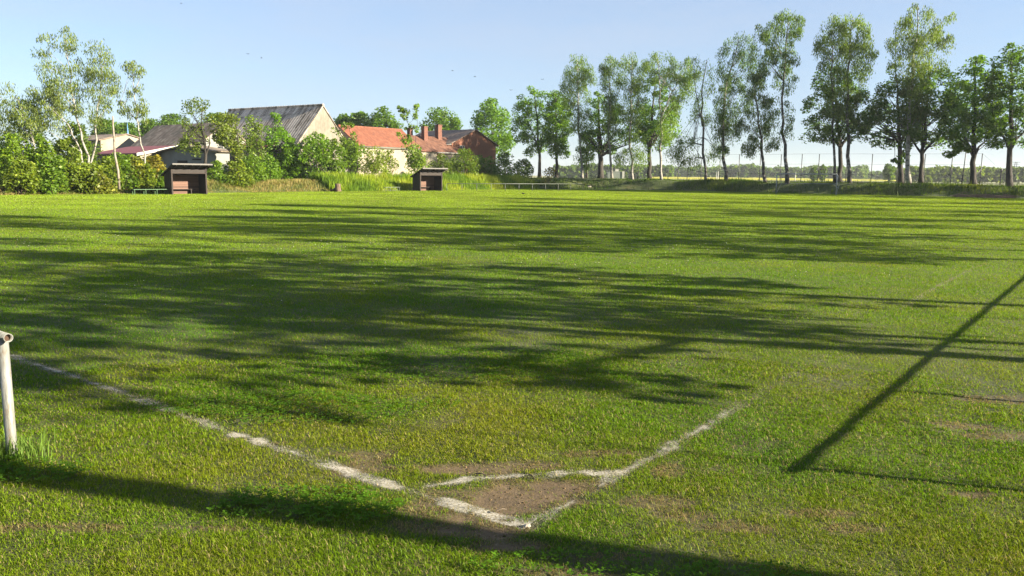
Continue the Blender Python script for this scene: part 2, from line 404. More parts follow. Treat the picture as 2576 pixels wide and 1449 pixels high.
def relief_at(x, y):
    nr = sstep(10.5, 7.5, y) * sstep(8, 6, np.abs(x))
    return (fbm(x * 2.3, y * 2.3, 77, 4) - 0.5) * 0.035 * nr - soil_mask(x, y) * nr * 0.014

def crumbs():
    rg = np.random.default_rng(9); k = 26000
    x = rg.uniform(-3, 5, k); y = rg.uniform(3.6, 7.5, k); m_ = soil_mask(x, y); ok = rg.random(k) < (m_ - .25) * .8
    x, y = x[ok], y[ok]; k = len(x); s_ = 0.002 + 0.009 * rg.random(k) ** 4
    o_ = np.array(((1, 0, 0), (0, 1, 0), (-1, 0, 0), (0, -1, 0), (0, 0, .8), (0, 0, -.6)), float)
    V = np.column_stack((x, y, relief_at(x, y) + .001))[:, None] + o_[None] * s_[:, None, None] * (0.6 + 0.8 * rg.random((k, 6, 1)))
    F = np.array(((0, 1, 4), (1, 2, 4), (2, 3, 4), (3, 0, 4), (1, 0, 5), (2, 1, 5), (3, 2, 5), (0, 3, 5)))
    tint = np.repeat(np.array((0.11, 0.078, 0.043))[None] * (.4 + 1.1 * rg.random(k))[:, None], 6, 0)
    props(np_mesh("soil_crumbs", V.reshape(-1, 3), tris=(np.arange(k)[:, None, None] * 6 + F[None]).reshape(-1, 3), mat=M['crumb'], tint=tint), "loose crumbs of brown soil on the worn patches at the corner", "soil", kind="stuff")
crumbs()

# chalk lines: sheets a few millimetres above the turf, worn through in patches
cm, n, out = newmat('chalk_line')
ch = N(n, "ShaderNodeAttribute", attribute_name="chalk").outputs["Fac"]
tc = N(n, "ShaderNodeTexCoord").outputs["Object"]
fine = noise(n, tc, 75, 5, 0.85)
al = math_(n, 'MULTIPLY', math_(n, 'SUBTRACT', math_(n, 'ADD', math_(n, 'MULTIPLY', ch, 0.70), math_(n, 'MULTIPLY', math_(n, 'ADD', math_(n, 'MULTIPLY', fine, 2.2), math_(n, 'MULTIPLY', noise(n, tc, 11, 5, 0.75), 0.6)), 0.5)), 1.06), 3.6, True)
al = math_(n, 'MULTIPLY', al, 0.8)
bs = N(n, "ShaderNodeBsdfPrincipled", {"Base Color": ramp(n, fine, [(0.35, (0.22, 0.195, 0.15)), (0.6, (0.42, 0.40, 0.35))]), "Roughness": 0.95, "Alpha": al})
n.links.new(bs.outputs[0], out.inputs[0])
def chalk_line(name, label, pts_fn, s0, s1, step, hw):
    s = np.arange(s0, s1, step); k = np.linspace(-1, 1, 7)
    vs = []
    for q in k: vs.append(pts_fn(s, q * hw))
    P = np.stack(vs, 1).reshape(-1, 2)
    z = relief_at(P[:, 0], P[:, 1]) + 0.005
    i = (np.arange(len(s) - 1)[:, None] * 7 + np.arange(6)[None]).ravel()
    o = np_mesh(name, np.column_stack((P, z)), quads=np.stack((i, i + 7, i + 8, i + 1), 1), mat=cm, attr={"chalk": chalk_mask(P[:, 0], P[:, 1])})
    return props(o, kind="structure")
def on_poly(P):
    L = along(P); d = np.gradient(P, axis=0); d /= np.linalg.norm(d, axis=1)[:, None]
    def f(s_, o):
        p = np.column_stack([np.interp(s_, L, P[:, k]) for k in (0, 1)]); t_ = np.column_stack([np.interp(s_, L, d[:, k]) for k in (0, 1)])
        return p + o * np.column_stack((-t_[:, 1], t_[:, 0]))
    return f
chalk_line("touchline_marking", "", on_poly(TL), 0.12, along(TL)[-1], 0.05, 0.15)
chalk_line("goal_line_marking", "", on_poly(GL), 0.0, along(GL)[-1], 0.05, 0.15)
chalk_line("corner_arc_marking", "", on_poly(ARC), 0.10, along(ARC)[-1] - .08, 0.03, 0.13)
# ------------------------------------------------------------------ embankment round two sides of the pitch
def smooth_path():
    P = [(97.0, g) for g in np.arange(-34, 54.1, 2)]
    P += [(97.0 - 9 + 9 * math.cos(a), 55 + 9 * math.sin(a)) for a in np.linspace(0.1, math.pi / 2 - 0.1, 7)]
    P += [(t, 64.0 + 1.5 * float(sstep(55, 20, np.float64(t)))) for t in np.arange(86, -26, -2.0)]
    return np.array([tg(t, g) for t, g in P])
BP = smooth_path()
bt = np.gradient(BP, axis=0); bt /= np.linalg.norm(bt, axis=1)[:, None]
BN = np.stack((bt[:, 1], -bt[:, 0]), 1)                         # pointing away from the pitch
_s = np.concatenate(([0], np.cumsum(np.linalg.norm(np.diff(BP, axis=0), axis=1))))
LEFT0 = _s[51]
def bank_z(s, u):
    crest = np.where(s < LEFT0, 1.22 + 0.3 * s / LEFT0, 0.92) + (fbm(s * 0.16, u * 0.2, 8, 3) - 0.5) * 0.45
    return crest * sstep(0.0, 3.9, u + (fbm(s * 0.22, u * 0.3, 9, 3) - 0.5) * 3.2) * sstep(19, 11, u) - 0.06
def bank_xyz(s, u):
    i = np.interp(s, _s, np.arange(len(_s)))
    k = np.clip(i.astype(int), 0, len(_s) - 2); f = (i - k)[:, None]
    p = BP[k] * (1 - f) + BP[k + 1] * f; nn = BN[k] * (1 - f) + BN[k + 1] * f
    return np.column_stack((p + nn * np.asarray(u)[:, None], bank_z(s, u)))
ss = np.arange(0, _s[-1], 0.8); uu = np.concatenate((np.arange(-0.4, 7, 0.5), np.arange(7, 20, 1.5)))
SS, UU = np.meshgrid(ss, uu, indexing='ij'); V = bank_xyz(SS.ravel(), UU.ravel())
k = len(uu); ii = (np.arange(len(ss) - 1)[:, None] * k + np.arange(k - 1)[None]).ravel()
m, n, out = newmat('bank_turf')
tc = N(n, "ShaderNodeTexCoord").outputs["Object"]
f = math_(n, 'ADD', math_(n, 'MULTIPLY', noise(n, tc, 0.35, 5, 0.65), 0.6), math_(n, 'MULTIPLY', noise(n, tc, 6, 4, 0.7), 0.4))
bs = N(n, "ShaderNodeBsdfPrincipled", {"Base Color": ramp(n, f, [(0.36, (0.035, 0.05, 0.014)), (0.5, (0.06, 0.085, 0.02)), (0.64, (0.11, 0.10, 0.04))]), "Roughness": 0.95,
                                        "Normal": bump(n, noise(n, tc, 9, 4), 1.0, 0.15)})
n.links.new(bs.outputs[0], out.inputs[0])
props(np_mesh("embankment", V, quads=np.stack((ii, ii + k, ii + k + 1, ii + 1), 1), mat=m, smooth=True), kind="structure")

# ------------------------------------------------------------------ grass blades
rng = np.random.default_rng(11)
def blades(P, yaw, h, wd, lean, curve=True):
    """one bent blade per point; returns verts, tris"""
    nb = len(P); c, s = np.cos(yaw), np.sin(yaw)
    side = np.stack((-s, c, np.zeros(nb)), 1); fw = np.stack((c, s, np.zeros(nb)), 1); up = np.array((0, 0, 1.0))
    hw = (wd / 2)[:, None]; hh = h[:, None]; ln = lean[:, None]
    b0 = P - side * hw; b1 = P + side * hw
    tip = P + up * hh * np.cos(ln) + fw * hh * np.sin(ln)
    if not curve:
        V = np.stack((b0, b1, tip), 1).reshape(-1, 3); i = np.arange(nb)[:, None] * 3
        return V, i + np.array([[0, 1, 2]])
    mid = P + up * hh * 0.55 * np.cos(ln * 0.45) + fw * hh * 0.55 * np.sin(ln * 0.45)
    V = np.stack((b0, b1, mid - side * hw * 0.8, mid + side * hw * 0.8, tip), 1).reshape(-1, 3); i = np.arange(nb)[:, None] * 5
    return V, np.concatenate((i + np.array([[0, 1, 3]]), i + np.array([[0, 3, 2]]), i + np.array([[2, 3, 4]])))

def lawn_colour(x, y, r):
    nb = len(x)
    big = fbm(x * 0.22, y * 0.22, 3, 4); med = fbm(x * 1.6, y * 1.6, 13, 3); dry = fbm(x * 0.7, y * 0.7, 23, 4)
    t, g = uv_of(x, y)
    worn = sstep(9.5, 4.0, np.hypot(x - 1.2, (y - 3.0) * 1.0)) * 0.32                 # the corner and the run-off are trodden and dry
    k = np.clip((dry - 0.5) * 1.7 + worn - 0.02 + (rng.random(nb) - 0.5) * 0.45, 0, 1)[:, None]
    lush = np.array((0.076, 0.182, 0.004)); mid = np.array((0.132, 0.236, 0.005)); straw = np.array((0.200, 0.226, 0.010))
    a = np.clip(0.45 + (big - 0.5) * 1.5 + (med - 0.5) * 0.9, 0, 1)[:, None]
    c = lush * (1 - a) + mid * a
    c = c * (1 - k) + straw * k
    far = (sstep(7, 30, r) * .55 + sstep(30, 75, r) * .45)[:, None]
    c = c * (1 - far) + np.array((0.190, 0.280, 0.018)) * (0.55 + 0.9 * fbm(x * .35, y * .35, 91, 4))[:, None] * far
    c *= (0.55 + 0.64 * rng.random(nb))[:, None]
    dead = rng.random(nb) < 0.02 + 0.10 * worn
    c[dead] = np.array((0.32, 0.26, 0.115)) * (0.6 + 0.6 * rng.random(dead.sum()))[:, None]
    return c

def make_lawn():
    RHO, R0 = 19000.0, 4.6
    rr = np.linspace(2.9, 112, 3000)
    half = np.where(rr < 9, R(62), R(42))
    dens = np.where(rr < R0, RHO, RHO * (R0 / rr) ** 1.72) * 2 * half * rr
    cdf = np.cumsum(dens) * (rr[1] - rr[0]); tot = int(cdf[-1])
    r = np.interp(rng.random(tot) * cdf[-1], cdf, rr)
    a = (rng.random(tot) * 2 - 1) * np.where(r < 9, R(62), R(42))
    x, y = np.sin(a) * r, np.cos(a) * r
    t, g = uv_of(x, y)
    ok = (t < 97.5) & (g < 64.4 + 1.5 * sstep(55, 20, t)) & (y > 2.4)
    x, y, r, t, g = x[ok], y[ok], r[ok], t[ok], g[ok]
    soil = soil_mask(x, y) * (r < 12); chalk = chalk_mask(x, y) * (r < 25)
    keep = rng.random(len(x)) > np.clip(soil * 1.12, 0, 0.93)
    keep &= rng.random(len(x)) > chalk * 0.08
    thin = fbm(x * 1.3, y * 1.3, 51, 4)
    keep &= rng.random(len(x)) < np.where(r < 11, np.clip(0.42 + 2.6 * (thin - 0.26), 0.25, 1), 1)
    x, y, r, soil, chalk = x[keep], y[keep], r[keep], soil[keep], chalk[keep]
    c = lawn_colour(x, y, r)
    wht = rng.random(len(x)) < chalk * 1.1
    c[wht] = np.array((0.33, 0.315, 0.235)) * (0.6 + 0.35 * rng.random(wht.sum()))[:, None]
    hgt = (0.015 + 0.023 * rng.random(len(x)) ** 1.5) * (1 + 0.012 * r) * (0.25 + 1.0 * fbm(x * 7, y * 7, 61, 3) + 0.7 * fbm(x * 1.1, y * 1.1, 62, 3)) * (1 - 0.45 * soil) * np.where(wht, 0.6, 1)
    wd = (0.0023 + 0.0017 * rng.random(len(x))) * (np.maximum(r, R0) / R0) ** 0.92
    lean = R(22) + R(66) * rng.random(len(x)) ** 0.9
    lean = np.where(r < 12, lean, lean * 0.75)
    flat_ = (soil > .25) & (rng.random(len(x)) < .55)                              # flattened dry blades on the trodden soil
    lean[flat_] = R(74) + R(12) * rng.random(flat_.sum()); hgt[flat_] *= 1.5
    c[flat_] = np.array((0.24, 0.19, 0.085)) * (0.5 + 0.7 * rng.random(flat_.sum()))[:, None]
    yaw = rng.random(len(x)) * 2 * math.pi
    thatch = rng.random(len(x)) < .035                                              # clippings lying on the turf
    lean[thatch] = R(82); c[thatch] = np.array((0.26, 0.22, 0.10)) * (0.5 + 0.7 * rng.random(thatch.sum()))[:, None]
    P = np.column_stack((x, y, relief_at(x, y) - 0.004 + 0.012 * thatch))
    nr = r < 9.0
    Va, Ta = blades(P[nr], yaw[nr], hgt[nr], wd[nr], lean[nr], True)
    Vb, Tb = blades(P[~nr], yaw[~nr], hgt[~nr], wd[~nr], lean[~nr] * 0.7, False)
    tint = np.concatenate((np.repeat(c[nr], 5, 0), np.repeat(c[~nr], 3, 0)))
    print("blades", nr.sum(), (~nr).sum())
    o = np_mesh("lawn_grass", np.concatenate((Va, Vb)), tris=np.concatenate((Ta, Tb + len(Va))), mat=M['grass'], tint=tint)
    props(o, "short mown green lawn covering the whole pitch", "grass", kind="stuff")
make_lawn()

def clover():
    spots = [(-1.3, 4.62, 0.6, 0.24, 420), (-0.95, 4.5, 0.4, 0.2, 200), (0.45, 3.86, 0.6, 0.16, 160), (1.2, 3.78, 0.4, 0.12, 80), (-1.9, 6.6, 1.2, 0.5, 1100), (-0.3, 8.2, 1.6, 0.8, 1300), (-3.3, 5.05, 0.5, 0.2, 350), (-3.8, 5.1, 0.5, 0.3, 350)]
    V, F, Cc = [], [], []
    for a, b, ra, rb, k in spots:
        rad = np.sqrt(rng.random(k)) ; th = rng.random(k) * 2 * math.pi
        wob = 0.7 + 0.6 * vnoise(np.cos(th) * 2 + a, np.sin(th) * 2 + b, 3)
        x = a + ra * rad * wob * np.cos(th); y = b + rb * rad * wob * np.sin(th)
        z = relief_at(x, y) + 0.028 + 0.028 * rng.random(k)
        for i in range(k):
            yaw = rng.random() * 6.28; col = np.array((0.068, 0.150, 0.010)) * (0.7 + 0.6 * rng.random())
            for j in range(3):
                an = yaw + j * 2.09; s = 0.010 + 0.006 * rng.random()
                d = np.array((math.cos(an), math.sin(an), 0.15 + 0.5 * (rng.random() - 0.4))); q = np.array((-math.sin(an), math.cos(an), 0))
                p = np.array((x[i], y[i], z[i])); k0 = len(V)
                V += [p, p + d * s + q * s * 0.62, p + d * s * 1.65, p + d * s - q * s * 0.62]; F.append((k0, k0 + 1, k0 + 2, k0 + 3)); Cc += [col] * 4
    props(np_mesh("clover", V, quads=F, mat=M['grass'], tint=np.array(Cc)), "dark green clover patches in the lawn round the corner", "clover", kind="stuff")
clover()

def daisies():
    V, F, Cc = [], [], []
    for cx_, cy_, ra, k in ((-7, 21, 3, 36), (-12, 22, 2.5, 22), (-0.5, 16, 2.5, 14), (3, 18, 3, 26), (6, 22, 3, 20), (-24, 50, 6, 40), (-14, 58, 9, 30), (-6, 13, 2.2, 18), (-1.5, 24, 3, 22), (-18, 40, 8, 30)):
        for i in range(k):
            x, y = rng.normal(cx_, ra), rng.normal(cy_, ra * 0.5); s = 0.006 + 0.0003 * y
            p = np.array((x, y, 0.055 + 0.001 * y)); k0 = len(V)
            for j in range(6): V.append(p + s * np.array((math.cos(j * 1.047), math.sin(j * 1.047), 0.25 * math.sin(j * 1.047))))
            F += [(k0, k0 + 1, k0 + 2, k0 + 3), (k0, k0 + 3, k0 + 4, k0 + 5)]; Cc += [np.array((0.7, 0.7, 0.62))] * 6
    props(np_mesh("daisies", V, quads=F, mat=M['grass'], tint=np.array(Cc)), "tiny white daisies dotted across the lawn", "flowers", kind="stuff")
daisies()

def tall_grass(name, label, s, u, h, w_, cols, lean=0.35, mix_=None):
    P = bank_xyz(s, u); nb = len(s)
    yaw = rng.random(nb) * 6.283
    V, Tt = blades(P - np.array((0, 0, 0.05)), yaw, h * (0.55 + 0.6 * rng.random(nb)), w_ * (0.6 + 0.8 * rng.random(nb)), np.abs(rng.normal(0, lean, nb)), True)
    cols = np.array(cols); k = np.clip((fbm(P[:, 0] * 0.5, P[:, 1] * 0.5, 71, 3) - 0.3) * 2.5 + rng.normal(0, 0.22, nb), 0, 0.999) * (len(cols) - 1)
    i = k.astype(int); f = (k - i)[:, None]; c = (cols[i] * (1 - f) + cols[i + 1] * f) * (0.7 + 0.6 * rng.random(nb))[:, None]
    return props(np_mesh(name, V, tris=Tt, mat=M['grass'], tint=np.repeat(c, 5, 0)), label, "grass", kind="stuff")

def s_of(px_, py_=478, g=65):
    """path length of the left embankment seen at this pixel column"""
    Y = depth(px_, py_, G, g); p = at(px_, py_, Y)[:2]
    return float(_s[np.argmin(np.hypot(*(BP - p).T))])

nb = 70000
s = rng.random(nb) * (LEFT0 + 6); u = rng.random(nb) ** 0.9 * 7.5
tuft_h = fbm(s * 0.2, u * 0.4, 5, 3)
tall_grass("bank_grass", "rough uneven grass on the embankment behind the far goal", s, u, (0.06 + 1.0 * np.clip(tuft_h - .28, 0, 1) + 0.5 * (rng.random(nb) < .04)) * (1 - 0.6 * sstep(3.0, 5.5, u)), 0.055 + 0 * s,
           [(0.035, 0.065, 0.012), (0.06, 0.115, 0.014), (0.125, 0.165, 0.022)], 0.5)  # blade tints darkened to carry the shade lying on this bank
sa_, sb_ = s_of(1345), s_of(838)
nb = 26000
s = sa_ + (sb_ - sa_) * rng.random(nb); u = -0.2 + 5.0 * rng.random(nb)
tall_grass("reeds", "tall bright yellow green nettles and reeds on the bank beside the smaller dugout", s, u,
           0.95 * sstep(-0.3, 1.2, u) * (0.75 + 0.6 * fbm(s * 0.5, u, 15, 2)) + 0.25, 0.06 + 0 * s, [(0.08, 0.15, 0.010), (0.17, 0.245, 0.012), (0.25, 0.29, 0.028)], 0.16)
sc_ = s_of(-60)
nb = 26000
s = sb_ + (sc_ - sb_) * rng.random(nb); u = -0.3 + 6.0 * rng.random(nb)
tall_grass("dry_bank_grass", "dry straw coloured grass and weeds along the left bank", s, u,
           0.36 * sstep(-0.5, 2.5, u) + 0.10, 0.05 + 0 * s, [(0.09, 0.12, 0.025), (0.17, 0.165, 0.045), (0.27, 0.21, 0.09), (0.14, 0.16, 0.03)], 0.45)

# ------------------------------------------------------------------ trees
def leaf_cloud(cent, rad, nper, size, rg, tint, weep=0.0, flat=0.0, var=0.35, shell=0.45):
    """rhombic leaves scattered in balls; weep > 0 hangs them in strands"""
    nc = len(cent); tot = nc * nper
    ci = np.repeat(np.arange(nc), nper)
    d = rg.normal(size=(tot, 3)); d /= np.linalg.norm(d, axis=1)[:, None]
    rr = (shell + (1 - shell) * rg.random(tot)) ** 0.6 * rad[ci]
    off = d * rr[:, None]; off[:, 2] *= (1 - flat)
    P = cent[ci] + off
    if weep > 0:
        drop = rg.random(tot) ** 1.3 * weep; P[:, 2] -= drop * rad[ci] * 1.5
        P[:, :2] += d[:, :2] * (drop * 0.15)[:, None]
    ax = rg.normal(size=(tot, 3))
    if weep > 0: ax = ax * 0.35 + np.array((0, 0, -1.0))
    else: ax[:, 2] = ax[:, 2] * 0.5 - 0.15
    ax /= np.linalg.norm(ax, axis=1)[:, None]
    nrm = rg.normal(size=(tot, 3)); nrm[:, 2] += 0.3 if weep > 0 else 0.9
    b = np.cross(ax, nrm); b /= np.linalg.norm(b, axis=1)[:, None] + 1e-9
    sz = size * (0.6 + 0.8 * rg.random(tot))
    L = (sz * (1.5 if weep > 0 else 1.0))[:, None]; W = (sz * (0.42 if weep > 0 else 0.62))[:, None]
    V = np.stack((P - ax * L * 0.5, P + b * W * 0.5, P + ax * L * 0.5, P - b * W * 0.5), 1).reshape(-1, 3)
    cl = (1 + (rg.random(nc) - 0.5) * var)[ci] * (0.75 + 0.5 * rg.random(tot))
    c = np.array(tint)[None] * np.array((1.6, 1.66, 0.72)) * cl[:, None]
    yl = (rg.random(tot) < 0.12)[:, None]
    c = np.where(yl, c * np.array((1.6, 1.35, 0.9)), c)
    return V, np.repeat(c, 4, 0)

def crown_mesh(parent, cent, rad, nper, size, rg, tint, **kw):
    V, c = leaf_cloud(np.asarray(cent), np.asarray(rad), nper, size, rg, tint, **kw)
    q = np.arange(len(V)).reshape(-1, 4)
    return np_mesh("crown", V, quads=q, mat=M['leaf'], parent=parent, tint=c)

def row_clusters(rows, Y, n, rg, rmin, rmax, edge=0.42, wide=1.0):
    """clump centres filling a crown whose widths per height are given in rows; returns world points"""
    ys = np.array([r[0] for r in rows], float)
    zz, cx_, hw = [], [], []
    for y, xl, xr in rows:
        a, b = at(xl, y, Y), at(xr, y, Y)
        zz.append((a[2] + b[2]) / 2); cx_.append((a[0] + b[0]) / 2); hw.append(abs(b[0] - a[0]) / 2 * wide)
    zz, cx_, hw = map(np.array, (zz, cx_, hw)); o = np.argsort(zz); zz, cx_, hw = zz[o], cx_[o], hw[o]
    zt = np.linspace(zz[0], zz[-1], 200); ht = np.interp(zt, zz, hw)
    p = ht ** 1.5 + 0.05; p /= p.sum()
    z = rg.choice(zt, n, p=p) + rg.normal(0, 0.1, n)
    h = np.interp(z, zz, hw); c = np.interp(z, zz, cx_)
    rad = np.minimum(rmin + (rmax - rmin) * rg.random(n), np.maximum(h * 0.6, 0.28))
    th = rg.random(n) * 6.283; q = np.sqrt(0.12 + 0.88 * rg.random(n)) * np.maximum(h - rad * edge, 0.05)
    return np.column_stack((c + q * np.cos(th), Y + q * np.sin(th), z)), rad

def bez(a, b, sag, rg, k=5):
    a, b = np.array(a, float), np.array(b, float); m_ = (a + b) / 2 + np.array((0, 0, sag)) + rg.normal(0, 0.12, 3) * np.linalg.norm(b - a) * 0.5
    t = np.linspace(0, 1, k)[:, None]
    return (1 - t) ** 2 * a + 2 * t * (1 - t) * m_ + t ** 2 * b

def tree(name, label, cat, stems, r0, rows, Y, seed, group=None, n=70, nper=70, size=0.26, tint=(0.06, 0.11, 0.02), bark='bark',
         weep=0.0, flat=0.0, rmin=0.5, rmax=1.0, limbs=22, extra=None, shell=0.45, limb_from=0.45, sag=0.3, sink=0.35, wide=1.0):
    """stems: list of pixel polylines [(x, y), ...] base first, all at depth Y"""
    rg = np.random.default_rng(seed)
    st = [[at(x, y, Y) for x, y in s_] for s_ in stems]
    base = st[0][0].copy(); base[2] -= sink
    root = empty(name, base, 0, label, cat, group)
    cent, rad = row_clusters(rows, Y, n, rg, rmin, rmax, wide=wide)
    if extra:
        for x, y, r_, kk in extra:
            p = at(x, y, Y)
            cent = np.vstack((cent, p + rg.normal(0, r_ * 0.6, (kk, 3)))); rad = np.concatenate((rad, r_ * (.5 + .8 * rg.random(kk))))
    mb = MB(); spine = []
    for i, s_ in enumerate(st):
        s_ = [np.array(p) for p in s_]
        if i == 0: s_[0] = s_[0] - np.array((0, 0, sink))
        else: s_ = [p + np.array((0, (rg.random() - 0.5) * 0.8 * (j > 0), 0)) for j, p in enumerate(s_)]
        P = np.array(s_); f = np.linspace(0, 1, max(len(P) * 3, 6)); src = np.linspace(0, 1, len(P))
        Q = np.column_stack([np.interp(f, src, P[:, k_]) for k_ in range(3)])
        wob = np.linalg.norm(P[-1] - P[0]) * 0.006
        Q[1:-1, :2] += rg.normal(0, wob, (len(Q) - 2, 2))
        r_ = r0 * (1 if i == 0 else 0.55)
        rr = r_ * (1 - 0.82 * f); rr[0] *= 1.35 if i == 0 else 1
        mb.tube(Q - base, rr, 9); spine.append((Q, rr))
    for j in rg.choice(len(cent), min(limbs, len(cent)), replace=False):
        Q, rr = spine[rg.integers(len(spine))] if len(spine) > 1 else spine[0]
        tgt = cent[j]; dz = tgt[2] - Q[:, 2]
        dist = np.linalg.norm(Q[:, :2] - tgt[:2], axis=1)
        lo = int(len(Q) * limb_from)
        score = np.abs(dz - 0.75 * dist - 0.4)[lo:]
        a = lo + int(np.argmin(score))
        ln = np.linalg.norm(tgt - Q[a])
        r1 = max(min(rr[a] * 0.55, (0.016 if weep == 0 else 0.007) * ln + 0.012), 0.012)
        mb.tube(bez(Q[a], tgt, -sag * ln * 0.25 if weep == 0 else sag * ln * 0.25, rg) - base, np.linspace(r1, 0.014, 5), 5, False)
    mb.build("trunk", M[bark], root, True)
    crown_mesh(root, cent - base, rad, nper, size, rg, tint, weep=weep, flat=flat, shell=shell)
    return root
LIME = dict(name="lime_tree", cat="tree", n=115, nper=95, size=0.27, rmin=0.55, rmax=1.15, limbs=34, flat=0.25, tint=(0.070, 0.135, 0.014), limb_from=0.35, wide=1.22, shell=0.25)
BIRCH = dict(name="birch_tree", cat="tree", n=95, nper=120, size=0.18, rmin=0.4, rmax=0.9, limbs=30, weep=1.0, bark='birch_bark', tint=(0.062, 0.105, 0.022), limb_from=0.3, wide=1.26, shell=0.2)
GR = "trees on the embankment behind the far goal"

def on_t(x, y, t): return depth(x, y, T, t)
def lime(label, base, fork, tops, r0, rows, t=103, seed=0, **kw):
    Y = on_t(*base, t); top = (rows[0][1] + rows[0][2]) / 2, rows[0][0] + 12
    stems = [[base, fork, ((fork[0] + top[0]) / 2, (fork[1] + top[1]) / 2), top]] + [[fork, ((fork[0] * .6 + p[0] * .4), fork[1] * .5 + p[1] * .5), p] for p in tops]
    a = dict(LIME); a.update(kw)
    return tree(a.pop('name'), label, a.pop('cat'), stems, r0, rows, Y, seed, GR, **a)
def birch(label, trunk, r0, rows, t=100.5, seed=0, stems2=(), **kw):
    Y = on_t(*trunk[0], t); a = dict(BIRCH); a.update(kw)
    return tree(a.pop('name'), label, a.pop('cat'), [trunk] + list(stems2), r0, rows, Y, seed, GR, **a)

lime("round lime with a low forked trunk, first tree right of the dark elder bushes", (1357, 444), (1357, 386), [(1325, 300), (1372, 310)], 0.30,
     [(217, 1338, 1352), (235, 1318, 1375), (260, 1303, 1385), (285, 1293, 1390), (320, 1294, 1392), (350, 1300, 1390), (375, 1310, 1385), (390, 1320, 1372)], seed=1)
lime("slim lime with a forked trunk between the first lime and the tall birches", (1399, 446), (1400, 388), [(1380, 310), (1422, 310)], 0.28,
     [(223, 1390, 1404), (240, 1380, 1418), (270, 1372, 1430), (300, 1370, 1435), (340, 1372, 1435), (370, 1375, 1432), (390, 1385, 1428)], seed=2)
birch("tall birch with a broad ragged top above the left end of the railing", [(1465, 457), (1457, 361), (1455, 270), (1452, 150)], 0.2,
      [(133, 1438, 1454), (145, 1430, 1480), (165, 1425, 1495), (185, 1419, 1495), (205, 1414, 1487), (225, 1408, 1482), (245, 1407, 1478), (270, 1424, 1480), (300, 1430, 1480), (330, 1435, 1475), (352, 1440, 1472)],
      seed=3, extra=[(1468, 392, 0.8, 4), (1470, 408, 0.6, 3)], n=95)
lime("thin lime sapling just left of the stout spreading lime", (1476, 448), (1476, 400), [(1486, 370)], 0.16,
     [(335, 1466, 1486), (355, 1458, 1494), (380, 1455, 1498), (405, 1458, 1492), (415, 1466, 1486)], t=104, seed=4, n=30, limbs=10)
lime("stout spreading lime with low limbs, left of the cabinet", (1510, 448), (1511, 392), [(1478, 345), (1500, 320), (1550, 330), (1585, 362)], 0.5,
     [(232, 1495, 1515), (250, 1478, 1530), (280, 1470, 1560), (310, 1468, 1585), (340, 1466, 1597), (362, 1472, 1594), (380, 1480, 1580)], t=103, seed=5, n=90, limbs=46)
birch("leaning birch in front of the cabinet, left of a fuller birch", [(1540, 453), (1532, 355), (1534, 260), (1537, 150)], 0.2,
      [(140, 1522, 1548), (158, 1515, 1553), (180, 1512, 1556), (220, 1514, 1554), (260, 1517, 1556), (300, 1519, 1552), (340, 1525, 1548)], seed=6, n=60)
birch("birch with low feathery sprays just right of the cabinet", [(1592, 456), (1584, 353), (1588, 260), (1590, 145)], 0.2,
      [(136, 1580, 1594), (146, 1560, 1622), (165, 1556, 1633), (190, 1555, 1634), (220, 1558, 1628), (260, 1558, 1617), (300, 1560, 1612), (340, 1564, 1610)],
      seed=7, n=90, extra=[(1572, 385, 0.8, 5), (1605, 388, 1.0, 6), (1622, 380, 0.7, 4), (1556, 395, 0.6, 3)])
lime("lime with a dark bare trunk half hidden behind white birches, left of the ball fence", (1636, 452), (1633, 375), [(1610, 300), (1690, 310), (1665, 290)], 0.34,
     [(197, 1638, 1662), (215, 1620, 1682), (250, 1605, 1695), (290, 1600, 1706), (330, 1602, 1710), (360, 1612, 1702), (378, 1625, 1690)], t=104, seed=8)
birch("white stemmed birch whose drooping top spreads far right toward a thin weeping birch", [(1665, 456), (1663, 350), (1661, 250), (1652, 140)], 0.2,
      [(130, 1638, 1665), (146, 1634, 1722), (165, 1633, 1750), (190, 1634, 1752), (215, 1638, 1745), (240, 1642, 1725), (265, 1648, 1742), (300, 1648, 1705), (350, 1650, 1685)], seed=9, n=95,
      stems2=[[(1662, 300), (1690, 230), (1735, 165)]])
birch("thin weeping birch with bare forked limbs and hanging sprays at the ball fence", [(1775, 461), (1767, 318), (1765, 230), (1778, 150)], 0.19,
      [(138, 1746, 1790), (160, 1740, 1796), (190, 1738, 1804), (230, 1742, 1808), (270, 1740, 1798), (300, 1735, 1792), (325, 1735, 1785)], seed=10, n=52, bark='birch_dark', nper=52,
      stems2=[[(1767, 318), (1756, 250), (1744, 165)], [(1770, 365), (1745, 360), (1722, 372)], [(1773, 400), (1755, 395), (1738, 402)]],
      extra=[(1722, 345, 0.8, 8), (1712, 370, 0.7, 8), (1706, 385, 0.7, 9), (1718, 398, 0.6, 8), (1742, 402, 0.7, 9), (1735, 360, 0.7, 6), (1796, 390, 0.8, 9), (1800, 365, 0.7, 5), (1690, 375, 0.6, 4)])
birch("dense dark weeping birch with a thick trunk left of the far goal", [(1826, 462), (1821, 342), (1825, 230), (1858, 100)], 0.25,
      [(85, 1855, 1882), (100, 1828, 1890), (120, 1818, 1893), (150, 1811, 1894), (180, 1806, 1890), (220, 1804, 1886), (260, 1802, 1880), (300, 1800, 1874), (330, 1798, 1862), (348, 1802, 1848)],
      seed=11, n=120, bark='birch_dark', tint=(0.036, 0.07, 0.018), extra=[(1810, 375, 0.6, 4), (1832, 378, 0.5, 3)])
